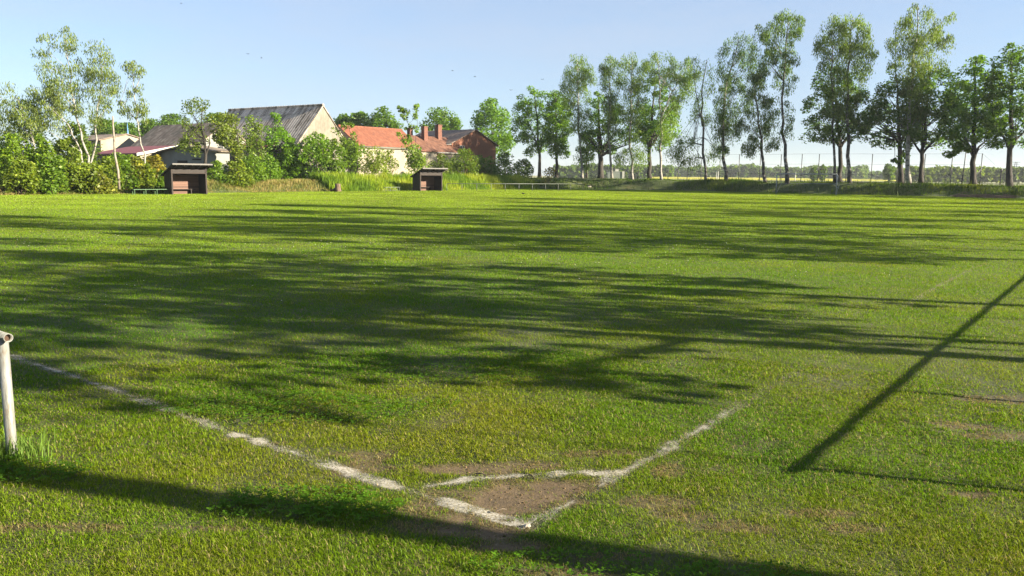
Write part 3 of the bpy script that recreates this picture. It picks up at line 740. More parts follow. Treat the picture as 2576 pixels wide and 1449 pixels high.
birch("short leaning birch with low sprays immediately left of the far goal", [(1930, 464), (1913, 359), (1906, 284), (1894, 200)], 0.22,
      [(165, 1880, 1905), (190, 1875, 1915), (220, 1872, 1925), (260, 1868, 1938), (300, 1866, 1936), (325, 1872, 1932), (345, 1876, 1922)], seed=12, n=62, bark='birch_dark', tint=(0.038, 0.07, 0.018),
      extra=[(1885, 362, 0.7, 5), (1880, 372, 0.6, 4), (1902, 355, 0.6, 3)])
birch("very tall birch leaning over the left end of the far goal", [(1981, 458), (1970, 342), (1967, 240), (1985, 45)], 0.25,
      [(36, 1958, 2015), (55, 1900, 2017), (80, 1897, 2011), (100, 1905, 2008), (130, 1908, 1998), (160, 1915, 2006), (190, 1918, 1998), (220, 1926, 1992), (250, 1936, 1993), (280, 1940, 1996), (310, 1940, 1998), (335, 1942, 1990)],
      seed=13, n=110, bark='birch_dark', weep=0.6, tint=(0.042, 0.078, 0.018), extra=[(1952, 352, 0.7, 4), (1945, 362, 0.6, 3)])
birch("slender birch with a pale kinked trunk behind the right end of the goal", [(2100, 458), (2096, 291), (2092, 180), (2098, 60)], 0.17,
      [(42, 2085, 2112), (60, 2064, 2128), (90, 2057, 2130), (130, 2061, 2128), (170, 2066, 2125), (220, 2076, 2122), (280, 2080, 2118), (330, 2072, 2108), (365, 2076, 2098)], seed=14, n=70, bark='birch_dark', tint=(0.062, 0.10, 0.02))
lime("dark lime with tiered foliage between the two birches right of the goal", (2115, 461), (2114, 372), [(2060, 320), (2160, 310)], 0.32,
     [(172, 2062, 2128), (190, 2050, 2148), (220, 2042, 2165), (250, 2035, 2172), (280, 2032, 2178), (310, 2034, 2182), (335, 2028, 2188), (356, 2040, 2172)], t=104, seed=15, n=120, tint=(0.04, 0.082, 0.014))
birch("tall sunlit birch with a dark lower trunk just right of the goal", [(2137, 465), (2132, 325), (2133, 172), (2147, 45)], 0.25,
      [(40, 2125, 2162), (60, 2112, 2176), (90, 2106, 2190), (120, 2108, 2182), (140, 2112, 2206), (160, 2112, 2196), (190, 2112, 2178), (230, 2108, 2168), (270, 2112, 2160), (300, 2116, 2152)], seed=16, n=90, bark='birch_dark', tint=(0.066, 0.105, 0.02))
lime("dark broad lime left of the white trunked tallest birch", (2266, 461), (2264, 362), [(2200, 300), (2300, 300)], 0.32,
     [(168, 2240, 2266), (190, 2214, 2288), (230, 2200, 2310), (270, 2182, 2312), (300, 2166, 2314), (330, 2150, 2312), (350, 2150, 2302), (362, 2190, 2290)], t=103, seed=17, n=130, tint=(0.036, 0.075, 0.013),
     extra=[(2258, 402, 0.6, 4), (2275, 385, 0.5, 3)])
birch("tallest birch with a straight white trunk and hanging top", [(2289, 466), (2289, 300), (2295, 160), (2308, 15)], 0.27,
      [(12, 2288, 2312), (25, 2284, 2338), (40, 2284, 2380), (60, 2252, 2388), (80, 2248, 2378), (110, 2256, 2376), (135, 2242, 2370), (155, 2234, 2368), (190, 2262, 2350), (230, 2262, 2342), (270, 2266, 2332), (288, 2275, 2312)],
      seed=18, n=120, tint=(0.058, 0.09, 0.024))
lime("lime with a V shaped fork of long bare limbs right of the tallest birch", (2319, 464), (2319, 388), [(2288, 340), (2362, 340), (2320, 300)], 0.3,
     [(162, 2320, 2360), (190, 2300, 2395), (230, 2290, 2412), (270, 2285, 2418), (300, 2285, 2422), (330, 2290, 2416), (350, 2302, 2402), (366, 2322, 2390)], t=102.5, seed=19, n=110, tint=(0.05, 0.10, 0.015))
lime("rounded lime with one low bright bough, second lime from the right edge", (2450, 463), (2450, 395), [(2492, 345), (2420, 330)], 0.36,
     [(143, 2440, 2470), (165, 2415, 2490), (190, 2400, 2498), (220, 2390, 2506), (260, 2387, 2512), (300, 2388, 2516), (330, 2394, 2512), (352, 2386, 2496)], t=102, seed=20, n=120,
     extra=[(2400, 378, 0.7, 8), (2425, 370, 0.7, 6), (2395, 388, 0.5, 4)])
lime("dark lime at the right edge of the picture with a straight thick trunk", (2540, 469), (2541, 378), [(2500, 320), (2590, 320)], 0.36,
     [(113, 2535, 2562), (135, 2515, 2592), (170, 2495, 2612), (210, 2490, 2622), (260, 2485, 2630), (300, 2480, 2632), (340, 2485, 2620), (362, 2497, 2600)], t=101, seed=21, n=130, tint=(0.042, 0.085, 0.014))

# row along the near touchline: outside the frame, it throws the long shadows over the grass
GROW = "trees in a row along the near touchline"
def shade_tree(kind, label, xy, h, cb, rad, seed, r0=0.17, n_=None):
    rg = np.random.default_rng(seed); base = np.array((xy[0], xy[1], 0.0))
    root = empty("lime_tree" if kind == 'lime' else "birch_tree", base, 0, label, "tree", GROW)
    n_ = n_ or (85 if kind == 'lime' else 80)
    f = rg.random(n_); z = cb + (h - cb) * f
    prof = rad * (np.sin(np.pi * np.clip(0.12 + 0.86 * f, 0, 1)) ** 0.7 if kind == 'lime' else (0.35 + 0.65 * np.sin(np.pi * (0.1 + 0.85 * f))))
    th = rg.random(n_) * 6.283; q = np.sqrt(rg.random(n_)) * prof
    cent = np.column_stack((q * np.cos(th), q * np.sin(th), z)); rr = 0.35 + 0.6 * rg.random(n_)
    mb = MB(); lean = rg.normal(0, 0.25, 2)
    Q = np.column_stack((np.linspace(0, lean[0], 9) + rg.normal(0, 0.03, 9), np.linspace(0, lean[1], 9) + rg.normal(0, 0.03, 9), np.linspace(-0.2, h * 0.92, 9)))
    mb.tube(Q, r0 * (1 - 0.8 * np.linspace(0, 1, 9)), 9)
    for j in range(min(26, n_)):
        c = cent[j]; a = int(np.clip(np.searchsorted(Q[:, 2], max(c[2] - 1.6, cb * 0.8)), 1, 8))
        mb.tube(bez(Q[a], c, 0.2, rg), np.linspace(0.06, 0.012, 5), 5, False)
    mb.build("trunk", M['bark' if kind == 'lime' else 'birch_bark'], root, True)
    crown_mesh(root, cent, rr, 78 if kind == 'lime' else 66, 0.26, rg, (0.05, 0.10, 0.016) if kind == 'lime' else (0.055, 0.09, 0.02), weep=0 if kind == 'lime' else 1.0)
NV = np.array((0.790, -0.613)); S2 = np.array((math.sin(SUN_AZ), math.cos(SUN_AZ)))
def row_from_shadow(px_, py_, c=6.0):
    p = gnd(px_, py_)[:2]; return p + S2 * (c - NV @ p) / (NV @ S2)
#ROW
ROW = [(831, 1292, 'lime', 16, 6.0, 4.0, .21), (2576, 905, 'lime', 18, 4.4, 5.9, .17, 115), (2576, 866, 'birch', 17, 4.5, 2.6, .11), (2576, 770, 'lime', 16, 4.7, 4.0, .16), (2576, 655, 'lime', 15, 4.0, 3.6, .16),
       (2576, 632, 'birch', 19, 5, 2.8, .14), (2576, 606, 'lime', 15, 4, 3.6, .17), (2576, 580, 'lime', 17, 4, 3.8, .17), (2576, 560, 'birch', 19, 5, 2.8, .15), (2576, 547, 'lime', 15, 4, 3.6, .16),
       (2576, 535, 'lime', 16, 4, 3.7, .16), (2576, 524, 'birch', 19, 5, 3.0, .16), (2576, 514, 'lime', 15, 4, 3.7, .16), (900, 1050, 'lime', 9.5, 4.9, 2.1, .02, 13)]
for i, (px_, py_, kind, h, cb, rad, r0, *n_) in enumerate(ROW):
    xy = row_from_shadow(px_, py_)
    print('row', i, xy)
    shade_tree(kind, "tree of the row beyond the near touchline, out of view, shading the lawn", xy, h, cb, rad, 200 + i, r0, *n_)
for i, g_ in enumerate((-1.5, -10, -19, -28)):
    shade_tree('lime', "lime of the embankment row beyond the right edge, out of view, shading the far lawn", tg(101, g_), 15, 3.8, 4.2, 300 + i, .3)

# ------------------------------------------------------------------ left side trees and shrubs
def on_g(x, y, g): return depth(x, y, G, g)
SH = dict(n=34, nper=70, size=0.24, rmin=0.4, rmax=0.8, limbs=12, limb_from=0.1)
def ltree(name, label, cat, stems, r0, rows, g, seed, group=None, **kw):
    Y = on_g(stems[0][0][0], stems[0][0][1], g)
    return tree(name, label, cat, stems, r0, rows, Y, seed, group, **kw)
LG = "trees and shrubs along the left bank"
BL = dict(weep=0.5, bark='birch_bark', size=0.15, rmin=0.35, rmax=0.75, limb_from=0.3, tint=(0.085, 0.115, 0.05), shell=0.15, wide=1.08)
ltree("birch_tree", "tallest pale birch on the left with an airy pointed crown", "tree", [[(224, 450), (219, 385), (197, 315), (187, 254), (178, 200), (160, 80)]], 0.11,
      [(68, 150, 170), (85, 130, 188), (105, 90, 190), (130, 90, 196), (160, 98, 202), (200, 106, 212), (240, 110, 214), (280, 125, 214), (320, 152, 214)], 70, 30, LG, n=85, nper=64, limbs=16, **BL)
ltree("birch_tree", "pale birch with a rounded crown standing beside the tallest one on the left", "tree", [[(233, 440), (235, 385), (238, 315), (251, 242), (254, 178), (251, 125)]], 0.10,
      [(112, 222, 272), (130, 206, 286), (160, 206, 297), (200, 210, 304), (230, 206, 300), (260, 206, 294), (290, 216, 290), (315, 226, 278)], 70.5, 31, LG, n=70, nper=64, limbs=14, **BL)
ltree("birch_tree", "birch leaning far left from the foot of the tall pale birches", "tree", [[(228, 456), (210, 407), (191, 353), (171, 311), (149, 283), (105, 242)]], 0.085,
      [(222, 75, 140), (245, 66, 160), (270, 70, 165), (300, 90, 172), (325, 105, 165)], 69, 32, LG, n=50, nper=64, limbs=12, **BL)
ltree("birch_tree", "birch with a low wide crown at the far left edge", "tree", [[(96, 440), (80, 340), (62, 290), (40, 240)]], 0.10,
      [(218, 0, 60), (235, -25, 92), (260, -32, 108), (290, -32, 116), (320, -25, 112), (340, 0, 100)], 72, 33, LG, n=75, nper=70, limbs=12, **BL)
ltree("birch_tree", "slim white birch with a few tufts of leaves, right of the dead trunk", "tree", [[(376, 470), (370, 430), (353, 346), (348, 299), (338, 235), (336, 200), (330, 165)], [(346, 305), (325, 280), (308, 262)], [(339, 230), (345, 200), (352, 178)]], 0.085,
      [(158, 312, 340), (172, 310, 362), (188, 320, 352)], 67, 34, LG, n=14, nper=40, limbs=10,
      extra=[(332, 232, 0.35, 4), (345, 222, 0.35, 3), (352, 260, 0.45, 5), (360, 280, 0.45, 5), (358, 296, 0.4, 4), (346, 270, 0.4, 3), (310, 264, 0.4, 4), (320, 276, 0.4, 4), (326, 292, 0.3, 2), (304, 258, 0.3, 2), (355, 182, 0.35, 3)], **BL)
# dead trunk
Y = on_g(300, 474, 65.5); P = [at(x, y, Y) for x, y in ((300, 476), (297, 430), (289, 390), (287, 353), (284, 312), (284, 292))]
b = P[0]; root = empty("dead_trunk", b, 0, "bare dead birch trunk with its top broken off, left of the slim birch", "tree trunk", LG)
MB().tube(np.array(P) - b, [0.11, 0.10, 0.09, 0.08, 0.075, 0.065], 9).build("trunk", M['dead_bark'], root, True)
MB().tube([P[3] - b, P[3] - b + np.array((0.25, 0, 0.5))], [0.03, 0.012], 5).build("broken_branch", M['dead_bark'], root, True)

ltree("apple_tree", "open dark fruit tree with a twisting trunk behind the nearer dugout", "tree", [[(514, 425), (518, 388), (514, 350), (502, 318), (488, 292)], [(513, 345), (506, 310), (515, 262)], [(517, 385), (490, 365), (465, 345)], [(518, 392), (530, 360), (528, 335)]], 0.17,
      [(246, 505, 527), (262, 455, 528), (285, 453, 526), (305, 446, 514), (325, 460, 520), (345, 446, 524), (368, 440, 520), (386, 452, 510)], 66.8, 35, LG, n=70, nper=36, size=0.19, rmin=0.3, rmax=0.6, limbs=34, tint=(0.07, 0.10, 0.035), shell=0.2)
ltree("plum_tree", "grey green crooked tree standing against the left end of the barn roof", "tree", [[(592, 450), (590, 400), (586, 378), (568, 350), (556, 320)], [(588, 385), (602, 350), (592, 310)]], 0.17,
      [(285, 545, 582), (302, 530, 602), (330, 524, 602), (352, 540, 608), (380, 572, 612), (405, 580, 606)], 67.3, 36, LG, n=80, nper=50, size=0.22, rmin=0.35, rmax=0.7, limbs=26, tint=(0.085, 0.115, 0.035))
ltree("hazel_tree", "tall bright green bushy tree with a pointed top before the barn roof", "tree", [[(698, 448), (694, 380), (692, 300)]], 0.15,
      [(279, 686, 696), (295, 672, 708), (320, 664, 718), (350, 662, 738), (380, 658, 748), (410, 654, 744), (432, 660, 735)], 76, 37, LG, n=80, nper=66, size=0.25, rmin=0.4, rmax=0.85, limbs=20, tint=(0.07, 0.14, 0.016))
ltree("hazel_tree", "twin topped greyer bushy tree left of the tall bright one", "tree", [[(658, 450), (650, 380), (637, 300)], [(655, 420), (660, 360), (655, 310)]], 0.13,
      [(287, 622, 642), (305, 616, 662), (335, 614, 668), (370, 614, 668), (400, 618, 666), (425, 628, 664)], 75, 38, LG, n=55, nper=56, size=0.22, rmin=0.35, rmax=0.75, limbs=18, tint=(0.075, 0.115, 0.028))
ltree("sapling", "two stemmed leafy sapling rising in front of the tiled roof", "tree", [[(1046, 440), (1040, 400), (1032, 330), (1022, 290)], [(1043, 410), (1045, 350), (1050, 300), (1046, 266)]], 0.07,
      [(360, 1015, 1062), (385, 1012, 1072), (410, 1020, 1070), (428, 1026, 1062)], 69, 39, LG, n=30, nper=40, size=0.26, rmin=0.35, rmax=0.7, limbs=14, tint=(0.085, 0.14, 0.03), limb_from=0.25,
      extra=[(1008, 276, 0.4, 4), (1020, 280, 0.4, 4), (1018, 298, 0.35, 3), (1044, 268, 0.35, 4), (1047, 290, 0.35, 3), (1024, 320, 0.35, 3), (1048, 325, 0.3, 3), (1012, 350, 0.4, 4), (1003, 338, 0.3, 2), (1030, 345, 0.35, 3)])
ltree("sapling", "thin sapling with loose leaves before the barn gable", "tree", [[(905, 445), (895, 390), (880, 330), (872, 305)]], 0.06,
      [(335, 868, 894), (352, 850, 905), (375, 856, 912), (395, 870, 910)], 70, 40, LG, n=26, nper=34, size=0.24, rmin=0.3, rmax=0.55, limbs=12, tint=(0.075, 0.12, 0.028), extra=[(862, 318, 0.35, 3), (880, 312, 0.35, 3), (848, 335, 0.35, 3)])

def shrub(label, cx_, yt, yb, hw, g, seed, tint, name="shrub", cat="shrub", lop=0.0, **kw):
    a = dict(SH); a.update(kw); rg = np.random.default_rng(seed + 900)
    hgt = yb - yt
    rows = [(yt, cx_ - hw * .22, cx_ + hw * .22 + lop * hw), (yt + hgt * .14, cx_ - hw * .6, cx_ + hw * .6), (yt + hgt * .35, cx_ - hw * .9, cx_ + hw * .88), (yt + hgt * .6, cx_ - hw, cx_ + hw),
            (yt + hgt * .85, cx_ - hw * .9, cx_ + hw * .95), (yb - 2, cx_ - hw * .7, cx_ + hw * .75)]
    rows = [(y, xl + rg.normal(0, hw * .08), xr + rg.normal(0, hw * .08)) for y, xl, xr in rows]
    base = (cx_, yb)
    st = [[base, (cx_ + hw * .1, yb - hgt * .4), (cx_ - hw * .1, yt + hgt * .25)], [base, (cx_ - hw * .3, yb - hgt * .4), (cx_ - hw * .5, yt + hgt * .35)], [base, (cx_ + hw * .3, yb - hgt * .35), (cx_ + hw * .5, yt + hgt * .35)]]
    return ltree(name, label, cat, st, 0.06, rows, g, seed, LG, tint=tint, bark='twig', **a)
g1, g2, g3, g4 = (0.085, 0.138, 0.022), (0.09, 0.125, 0.026), (0.068, 0.118, 0.020), (0.098, 0.112, 0.032)
for a in [("broad yellow green shrub at the left edge of the hedge", 30, 338, 482, 62, 69, 50, g1, dict(n=70)),
          ("large leafy shrub in the hedge under the leaning birch", 100, 350, 484, 52, 68, 51, g1, dict(n=60)),
          ("rounded shrub in the hedge left of the white birch trunks", 165, 352, 484, 42, 67.5, 52, g2, dict(n=45)),
          ("low shrub at the foot of the white birch trunks", 222, 412, 486, 42, 66.5, 53, g2, dict(n=36)),
          ("dense shrub between the birch trunks and the dead trunk", 268, 398, 486, 38, 67, 54, g2, dict(n=40)),
          ("leafy shrub right behind the dead trunk", 312, 402, 486, 34, 67, 55, g3, dict(n=36)),
          ("shrub with brownish leaves beside the slim white birch", 345, 396, 487, 30, 67, 56, g4, dict(n=34)),
          ("shrub with rusty young leaves left of the nearer dugout", 392, 388, 486, 30, 68, 57, (0.125, 0.115, 0.035), dict(n=36)),
          ("low bush growing against the left side of the nearer dugout", 404, 432, 488, 18, 66, 58, g3, dict(n=16)),
          ("tall dark bush behind the far left hedge", 60, 285, 440, 70, 78, 59, (0.05, 0.085, 0.02), dict(n=70)),
          ("dark green bush behind the white birch trunks", 190, 318, 420, 60, 76, 60, (0.055, 0.09, 0.02), dict(n=60)),
          ("weedy bush right of the nearer dugout", 548, 410, 482, 34, 68, 61, g3, dict(n=36)),
          ("low brambles before the grey shed wall", 595, 425, 478, 32, 70, 62, g2, dict(n=28)),
          ("dense low shrub filling the hedge left of the tall birch trunks", 128, 392, 488, 40, 66.5, 90, g3, dict(n=44)),
          ("low leafy shrub at the far left bottom of the hedge", 52, 400, 489, 46, 66.5, 91, g2, dict(n=44)),
          ("full shrub filling the hedge between slim birch and rusty shrub", 368, 418, 488, 28, 66.5, 92, g2, dict(n=30)),
          ("low shrub in front of the dense one beside the dead trunk", 250, 440, 489, 34, 65.8, 93, g4, dict(n=26)),
          ("tall shrub below the red sloping roof", 300, 385, 470, 40, 71, 94, g3, dict(n=44)),
          ("shrub below the white edge board of the red roof", 352, 392, 470, 36, 72, 95, g1, dict(n=40)),
          ("leafy bush before the right corner of the grey shed", 634, 392, 470, 36, 68, 96, g3, dict(n=48)),
          ("bush hiding the sunlit end of the grey shed", 598, 402, 474, 38, 67.3, 98, g2, dict(n=50)),
          ("wide bush between the two hazel trees", 672, 395, 466, 36, 72, 97, (0.07, 0.13, 0.018), dict(n=50)),
          ("spreading bright green bush at the foot of the pointed bushy tree", 735, 350, 452, 50, 74, 63, (0.07, 0.135, 0.016), dict(n=64)),
          ("rounded bright green bush in front of the barn gable", 790, 334, 458, 58, 72, 64, (0.075, 0.14, 0.018), dict(n=95)),
          ("darker bush right of the rounded one, against the cream wall", 840, 352, 462, 38, 70, 65, g3, dict(n=58)),
          ("loose bush on the cream wall under the orange roof", 882, 354, 430, 38, 71, 66, g3, dict(n=40, nper=50)),
          ("ragged bush before the middle of the cream wall", 940, 368, 440, 48, 70, 67, g2, dict(n=50, nper=46)),
          ("thin bush on the cream wall left of the sapling", 985, 378, 440, 24, 70, 68, g2, dict(n=18, nper=40)),
          ("bush with pale leaves around the foot of the sapling", 1052, 378, 445, 30, 68.5, 69, (0.095, 0.145, 0.035), dict(n=30, nper=50)),
          ("elder bush behind the smaller dugout, left of the taller elders", 1112, 386, 460, 34, 69, 70, (0.055, 0.085, 0.022), dict(n=44)),
          ("tallest elder bush before the red house", 1165, 372, 462, 44, 69, 71, (0.06, 0.095, 0.022), dict(n=64)),
          ("dark elder bush under the right corner of the red house", 1218, 392, 462, 40, 70, 72, (0.03, 0.065, 0.018), dict(n=56)),
          ("dark rounded elder bush right of the red house", 1268, 386, 462, 44, 71, 73, (0.03, 0.065, 0.02), dict(n=60)),
          ("last elder bush on the right, sloping down to the lime trunks", 1315, 402, 462, 34, 71, 74, (0.034, 0.068, 0.02), dict(n=44)),
          ("scrubby brown twiggy bush between the two first lime trunks", 1380, 424, 456, 26, 64, 75, (0.10, 0.09, 0.04), dict(n=16, nper=22, limbs=14))]:
    shrub(*a[:8], **a[8])

# limes behind the farm
def back_tree(label, cx_, yt, yb, hw, Y, seed, tint=(0.055, 0.105, 0.018), trunk_y=None, **kw):
    h = yb - yt
    rows = [(yt, cx_ - hw * .2, cx_ + hw * .2), (yt + h * .1, cx_ - hw * .55, cx_ + hw * .5), (yt + h * .28, cx_ - hw * .85, cx_ + hw * .8), (yt + h * .55, cx_ - hw, cx_ + hw), (yt + h * .8, cx_ - hw * .95, cx_ + hw * .95), (yb, cx_ - hw * .6, cx_ + hw * .6)]
    ty = trunk_y or yb + 40
    a = dict(n=70, nper=62, size=0.42, rmin=0.7, rmax=1.3, limbs=20, tint=tint); a.update(kw)
    return tree("lime_tree", label, "tree", [[(cx_, ty), (cx_ + 2, yb), (cx_, yt + h * .2)]], 0.35, rows, Y, seed, "trees standing behind the farm buildings", sink=1.0, **a)
back_tree("small round tree showing between the barn gable and the orange roof", 868, 290, 345, 30, 150, 80)
back_tree("middle tree of the three above the orange roof", 906, 284, 350, 34, 148, 81)
back_tree("largest tree of the three above the orange roof", 966, 273, 355, 46, 146, 82)
back_tree("round tree behind the chimneys", 1108, 273, 352, 56, 160, 83, n=90)
back_tree("big oval lime right behind the red house", 1238, 252, 398, 58, 150, 84, trunk_y=440, n=130, tint=(0.06, 0.12, 0.018))
back_tree("low tree behind the flat grey roof on the left", 272, 306, 360, 40, 150, 85)
back_tree("rounded tree behind the grey roof, left of the slim birch", 318, 312, 360, 30, 146, 86)
back_tree("tree left of the brown hipped roof, right of the slim birch", 378, 302, 352, 32, 150, 87)
back_tree("tree above the ridge of the brown roof", 430, 290, 350, 38, 152, 88)
back_tree("darker tree between the brown roof and the barn", 545, 286, 350, 38, 150, 89)

# ------------------------------------------------------------------ farm buildings
RG = math.atan2(G[1], G[0]); RT = math.atan2(T[1], T[0])
def gable_house(name, label, cat, p, rz, L, w_, eave, ridge, wall, roof, over=0.3, verge=0.15, z0=-0.3, thick=0.14):
    """local x along the ridge from 0 to L, gables at both ends"""
    root = empty(name, (p[0], p[1], 0), rz, label, cat)
    mb = MB(); prof = [(-w_, z0), (w_, z0), (w_, eave), (0, ridge), (-w_, eave)]
    mb.prism([(0, y, z) for y, z in prof], (L, 0, 0)); wl = mb.build("wall", M[wall], root)
    sl = (ridge - eave) / w_; mb = MB(); e = over
    up = thick
    top = [(-w_ - e, eave - sl * e), (0, ridge), (w_ + e, eave - sl * e)]
    pr = [(y, z + 0.02) for y, z in top] + [(y, z + up) for y, z in top[::-1]]
    mb.prism([(-verge, y, z) for y, z in pr], (L + 2 * verge, 0, 0)); rf = mb.build("roof", M[roof], root)
    return root, wl, rf
def window(parent, name, plane, a, b, z0, z1, side, bars=True, frame='white_trim', pane='glass'):
    """plane 'y' or 'x' at a given offset; a..b along the other axis; side = outward sign"""
    ax, off = plane; t_ = 0.06
    def bx(mb, p0, p1, q0, q1, d0, d1):
        d0, d1 = sorted((off + side * d0, off + side * d1))
        if ax == 'y': mb.box(p0, p1, d0, d1, q0, q1)
        else: mb.box(d0, d1, p0, p1, q0, q1)
    f = MB()
    bx(f, a, b, z0, z0 + t_, 0.003, 0.06); bx(f, a, b, z1 - t_, z1, 0.003, 0.06); bx(f, a, a + t_, z0 + t_, z1 - t_, 0.003, 0.06); bx(f, b - t_, b, z0 + t_, z1 - t_, 0.003, 0.06)
    if bars:
        c = (a + b) / 2; bx(f, c - t_ * .7, c + t_ * .7, z0 + t_, z1 - t_, 0.004, 0.065); zc = (z0 + z1) / 2
        bx(f, a + t_, c - t_ * .7, zc - .03, zc + .03, 0.004, 0.05); bx(f, c + t_ * .7, b - t_, zc - .03, zc + .03, 0.004, 0.05)
    fo = f.build(name, M[frame], parent)
    g_ = MB(); bx(g_, a + t_ * .5, b - t_ * .5, z0 + t_ * .5, z1 - t_ * .5, 0.002, 0.02); g_.build("pane", M[pane], fo)

root, wl, rf = gable_house("barn", "large barn with a steep weathered grey roof and pale plaster gable", "barn", (-23.4, 100), RG + R(5), 17.6, 4.2, 5.35, 10.0, 'old_plaster', 'sheet_roof', 0.25, 0.12)
window(root, "window", ('x', 0.0), 1.2, 2.1, 2.3, 3.2, -1, True, 'post_wood')
mb = MB(); mb.tube([(-0.12, 0, 10.17), (17.72, 0, 10.17)], 0.14, 8); mb.build("ridge_cap", M['sheet_roof'], root)

root, wl, rf = gable_house("farm_wing", "long cream farm wing under a bright orange tiled roof", "farm building", (-23.0, 107.0), RT, 11.4, 3.5, 5.65, 7.95, 'plaster', 'orange_tile', 0.35, 0.1)
window(root, "window", ('y', -3.5), 1.6, 2.5, 2.6, 3.5, -1, True, 'post_wood')
mb = MB(); mb.tube([(0, -3.95, 5.36), (11.4, -3.95, 5.36)], 0.07, 8); mb.build("gutter", M['steel'], root, True)
MB().tube([(-0.1, 0, 8.1), (11.5, 0, 8.1)], 0.13, 8).build("ridge_tiles", M['orange_tile'], root)
p = np.array((-23.0, 107.0)) + 11.5 * T
root, wl, rf = gable_house("farm_wing", "cream farm wing with a worn brown tiled roof and three chimneys", "farm building", p, RT, 9.6, 3.45, 5.25, 7.3, 'plaster', 'brown_tile', 0.35, 0.0)
window(root, "window", ('y', -3.45), 0.6, 1.5, 1.6, 2.6, -1, False, 'dark', 'dark')
MB().box(3.6, 4.4, -3.5, -3.4, 0, 5.0).build("wall_pier", M['brick'], root)
MB().tube([(3.2, -3.9, 4.98), (9.6, -3.9, 4.98)], 0.07, 8).build("gutter", M['white_trim'], root, True)
for x0, y0, z0, z1, dx, dy in ((3.6, -1.0, 6.4, 8.65, .75, .6), (2.5, 0.9, 6.3, 8.45, .65, .55), (7.2, -0.4, 6.8, 9.1, .8, .65)):
    mb = MB(); mb.box(x0 - dx / 2, x0 + dx / 2, y0 - dy / 2, y0 + dy / 2, z0, z1); mb.box(x0 - dx / 2 - .05, x0 + dx / 2 + .05, y0 - dy / 2 - .05, y0 + dy / 2 + .05, z1, z1 + .1)
    c = mb.build("chimney", M['brick'], rf)
root, wl, rf = gable_house("red_house", "red plastered house with a brown tiled gable roof and white window", "house", (-6.0, 125.0), RG, 10.5, 5.2, 6.55, 8.65, 'red_plaster', 'grey_tile', 0.45, 0.35)
window(root, "window", ('x', 0.0), 2.35, 3.45, 4.9, 6.2, -1)
MB().tube([(-0.3, 5.72, 6.3), (10.6, 5.72, 6.3)], 0.08, 8).build("gutter", M['white_trim'], root, True)
MB().box(-0.9, -0.002, 3.6, 5.0, 4.2, 4.5).build("porch_roof", M['white_trim'], root)

root, wl, rf = gable_house("farm_house", "low building with a mossy brown tiled roof left of the barn", "farm building", (-33.9, 95.5), RG, 15.5, 3.3, 5.0, 7.6, 'grey_plaster', 'mossy_roof', 0.4, 0.15)
root, wl, rf = gable_house("outbuilding", "cream outbuilding with a flat grey mossy roof behind the birch trunks", "farm building", (-50.5, 106), RG, 9.5, 3.4, 5.75, 6.6, 'plaster', 'mossy_roof', 0.3, 0.2)
MB().tube([(0, 3.75, 5.7), (9.5, 3.75, 5.7)], 0.07, 8).build("gutter", M['dark_steel'], root, True)
# blue finial on that roof line
p = at(322, 345, 112); root = empty("weather_vane", (p[0], p[1], 6.2), 0, "blue pointed metal finial rising from the grey roof on the left", "finial")
MB().tube([(0, 0, 0), (0, 0, 0.7)], [0.3, 0.22], 8).build("base", M['blue_cloth'], root); MB().tube([(0, 0, 0.7), (0, 0, 2.4)], [0.13, 0.01], 8).build("spike", M['blue_cloth'], root)

# lean-to with the red roof
root = empty("lean_to_shed", (-39.2, 85.0, 0), RG, "low cream shed with a dull red sloping sheet roof and white edge board", "shed")
prof = [(0, -0.3), (-3.7, -0.3), (-3.7, 4.5), (0, 3.72)]
MB().prism([(0, y, z) for y, z in prof], (9.8, 0, 0)).build("wall", M['plaster'], root)
MB().prism([(-0.35, y, z) for y, z in ((0.5, 3.64), (-4.0, 4.59), (-4.0, 4.73), (0.5, 3.78))], (10.6, 0, 0)).build("roof", M['red_sheet'], root)
MB().prism([(-0.41, y, z) for y, z in ((0.55, 3.50), (-4.05, 4.47), (-4.05, 4.74), (0.55, 3.79))], (0.055, 0, 0)).build("edge_board", M['white_trim'], root)
MB().box(5.5, 8.4, 0.0, 0.05, 1.5, 3.2).build("opening", M['dark'], root)

# grey shed, gable toward the pitch
root, wl, rf = gable_house("grey_shed", "grey rendered shed with a low dark roof behind the nearer dugout", "shed", (-33.6, 83.4), RT, 1.6, 5.1, 3.9, 4.5, 'grey_plaster', 'mossy_roof', 0.35, 0.5)
MB().box(-0.04, -0.002, 0.0, 1.9, 0, 3.05).build("door", M['dark'], root)
MB().box(-0.06, -0.043, 0.25, 0.75, 1.4, 2.7).build("door_panel", M['blue_grey'], root)
MB().box(-0.05, -0.002, -2.6, -1.0, 3.1, 3.22).build("lintel", M['dark'], root)
# red lean-to roof behind it
root = empty("lean_to_shed", (-27.5, 93.5, 0), RG, "pinkish red lean-to roof strip along the foot of the barn roof", "shed")
MB().prism([(0, y, z) for y, z in ((1.6, -0.2), (0, -0.2), (0, 5.15), (1.6, 4.75))], (9, 0, 0)).build("wall", M['plaster'], root)
MB().prism([(-0.2, y, z) for y, z in ((1.9, 4.68), (0.0, 5.17), (0.0, 5.29), (1.9, 4.80))], (9.4, 0, 0)).build("roof", M['red_sheet'], root)

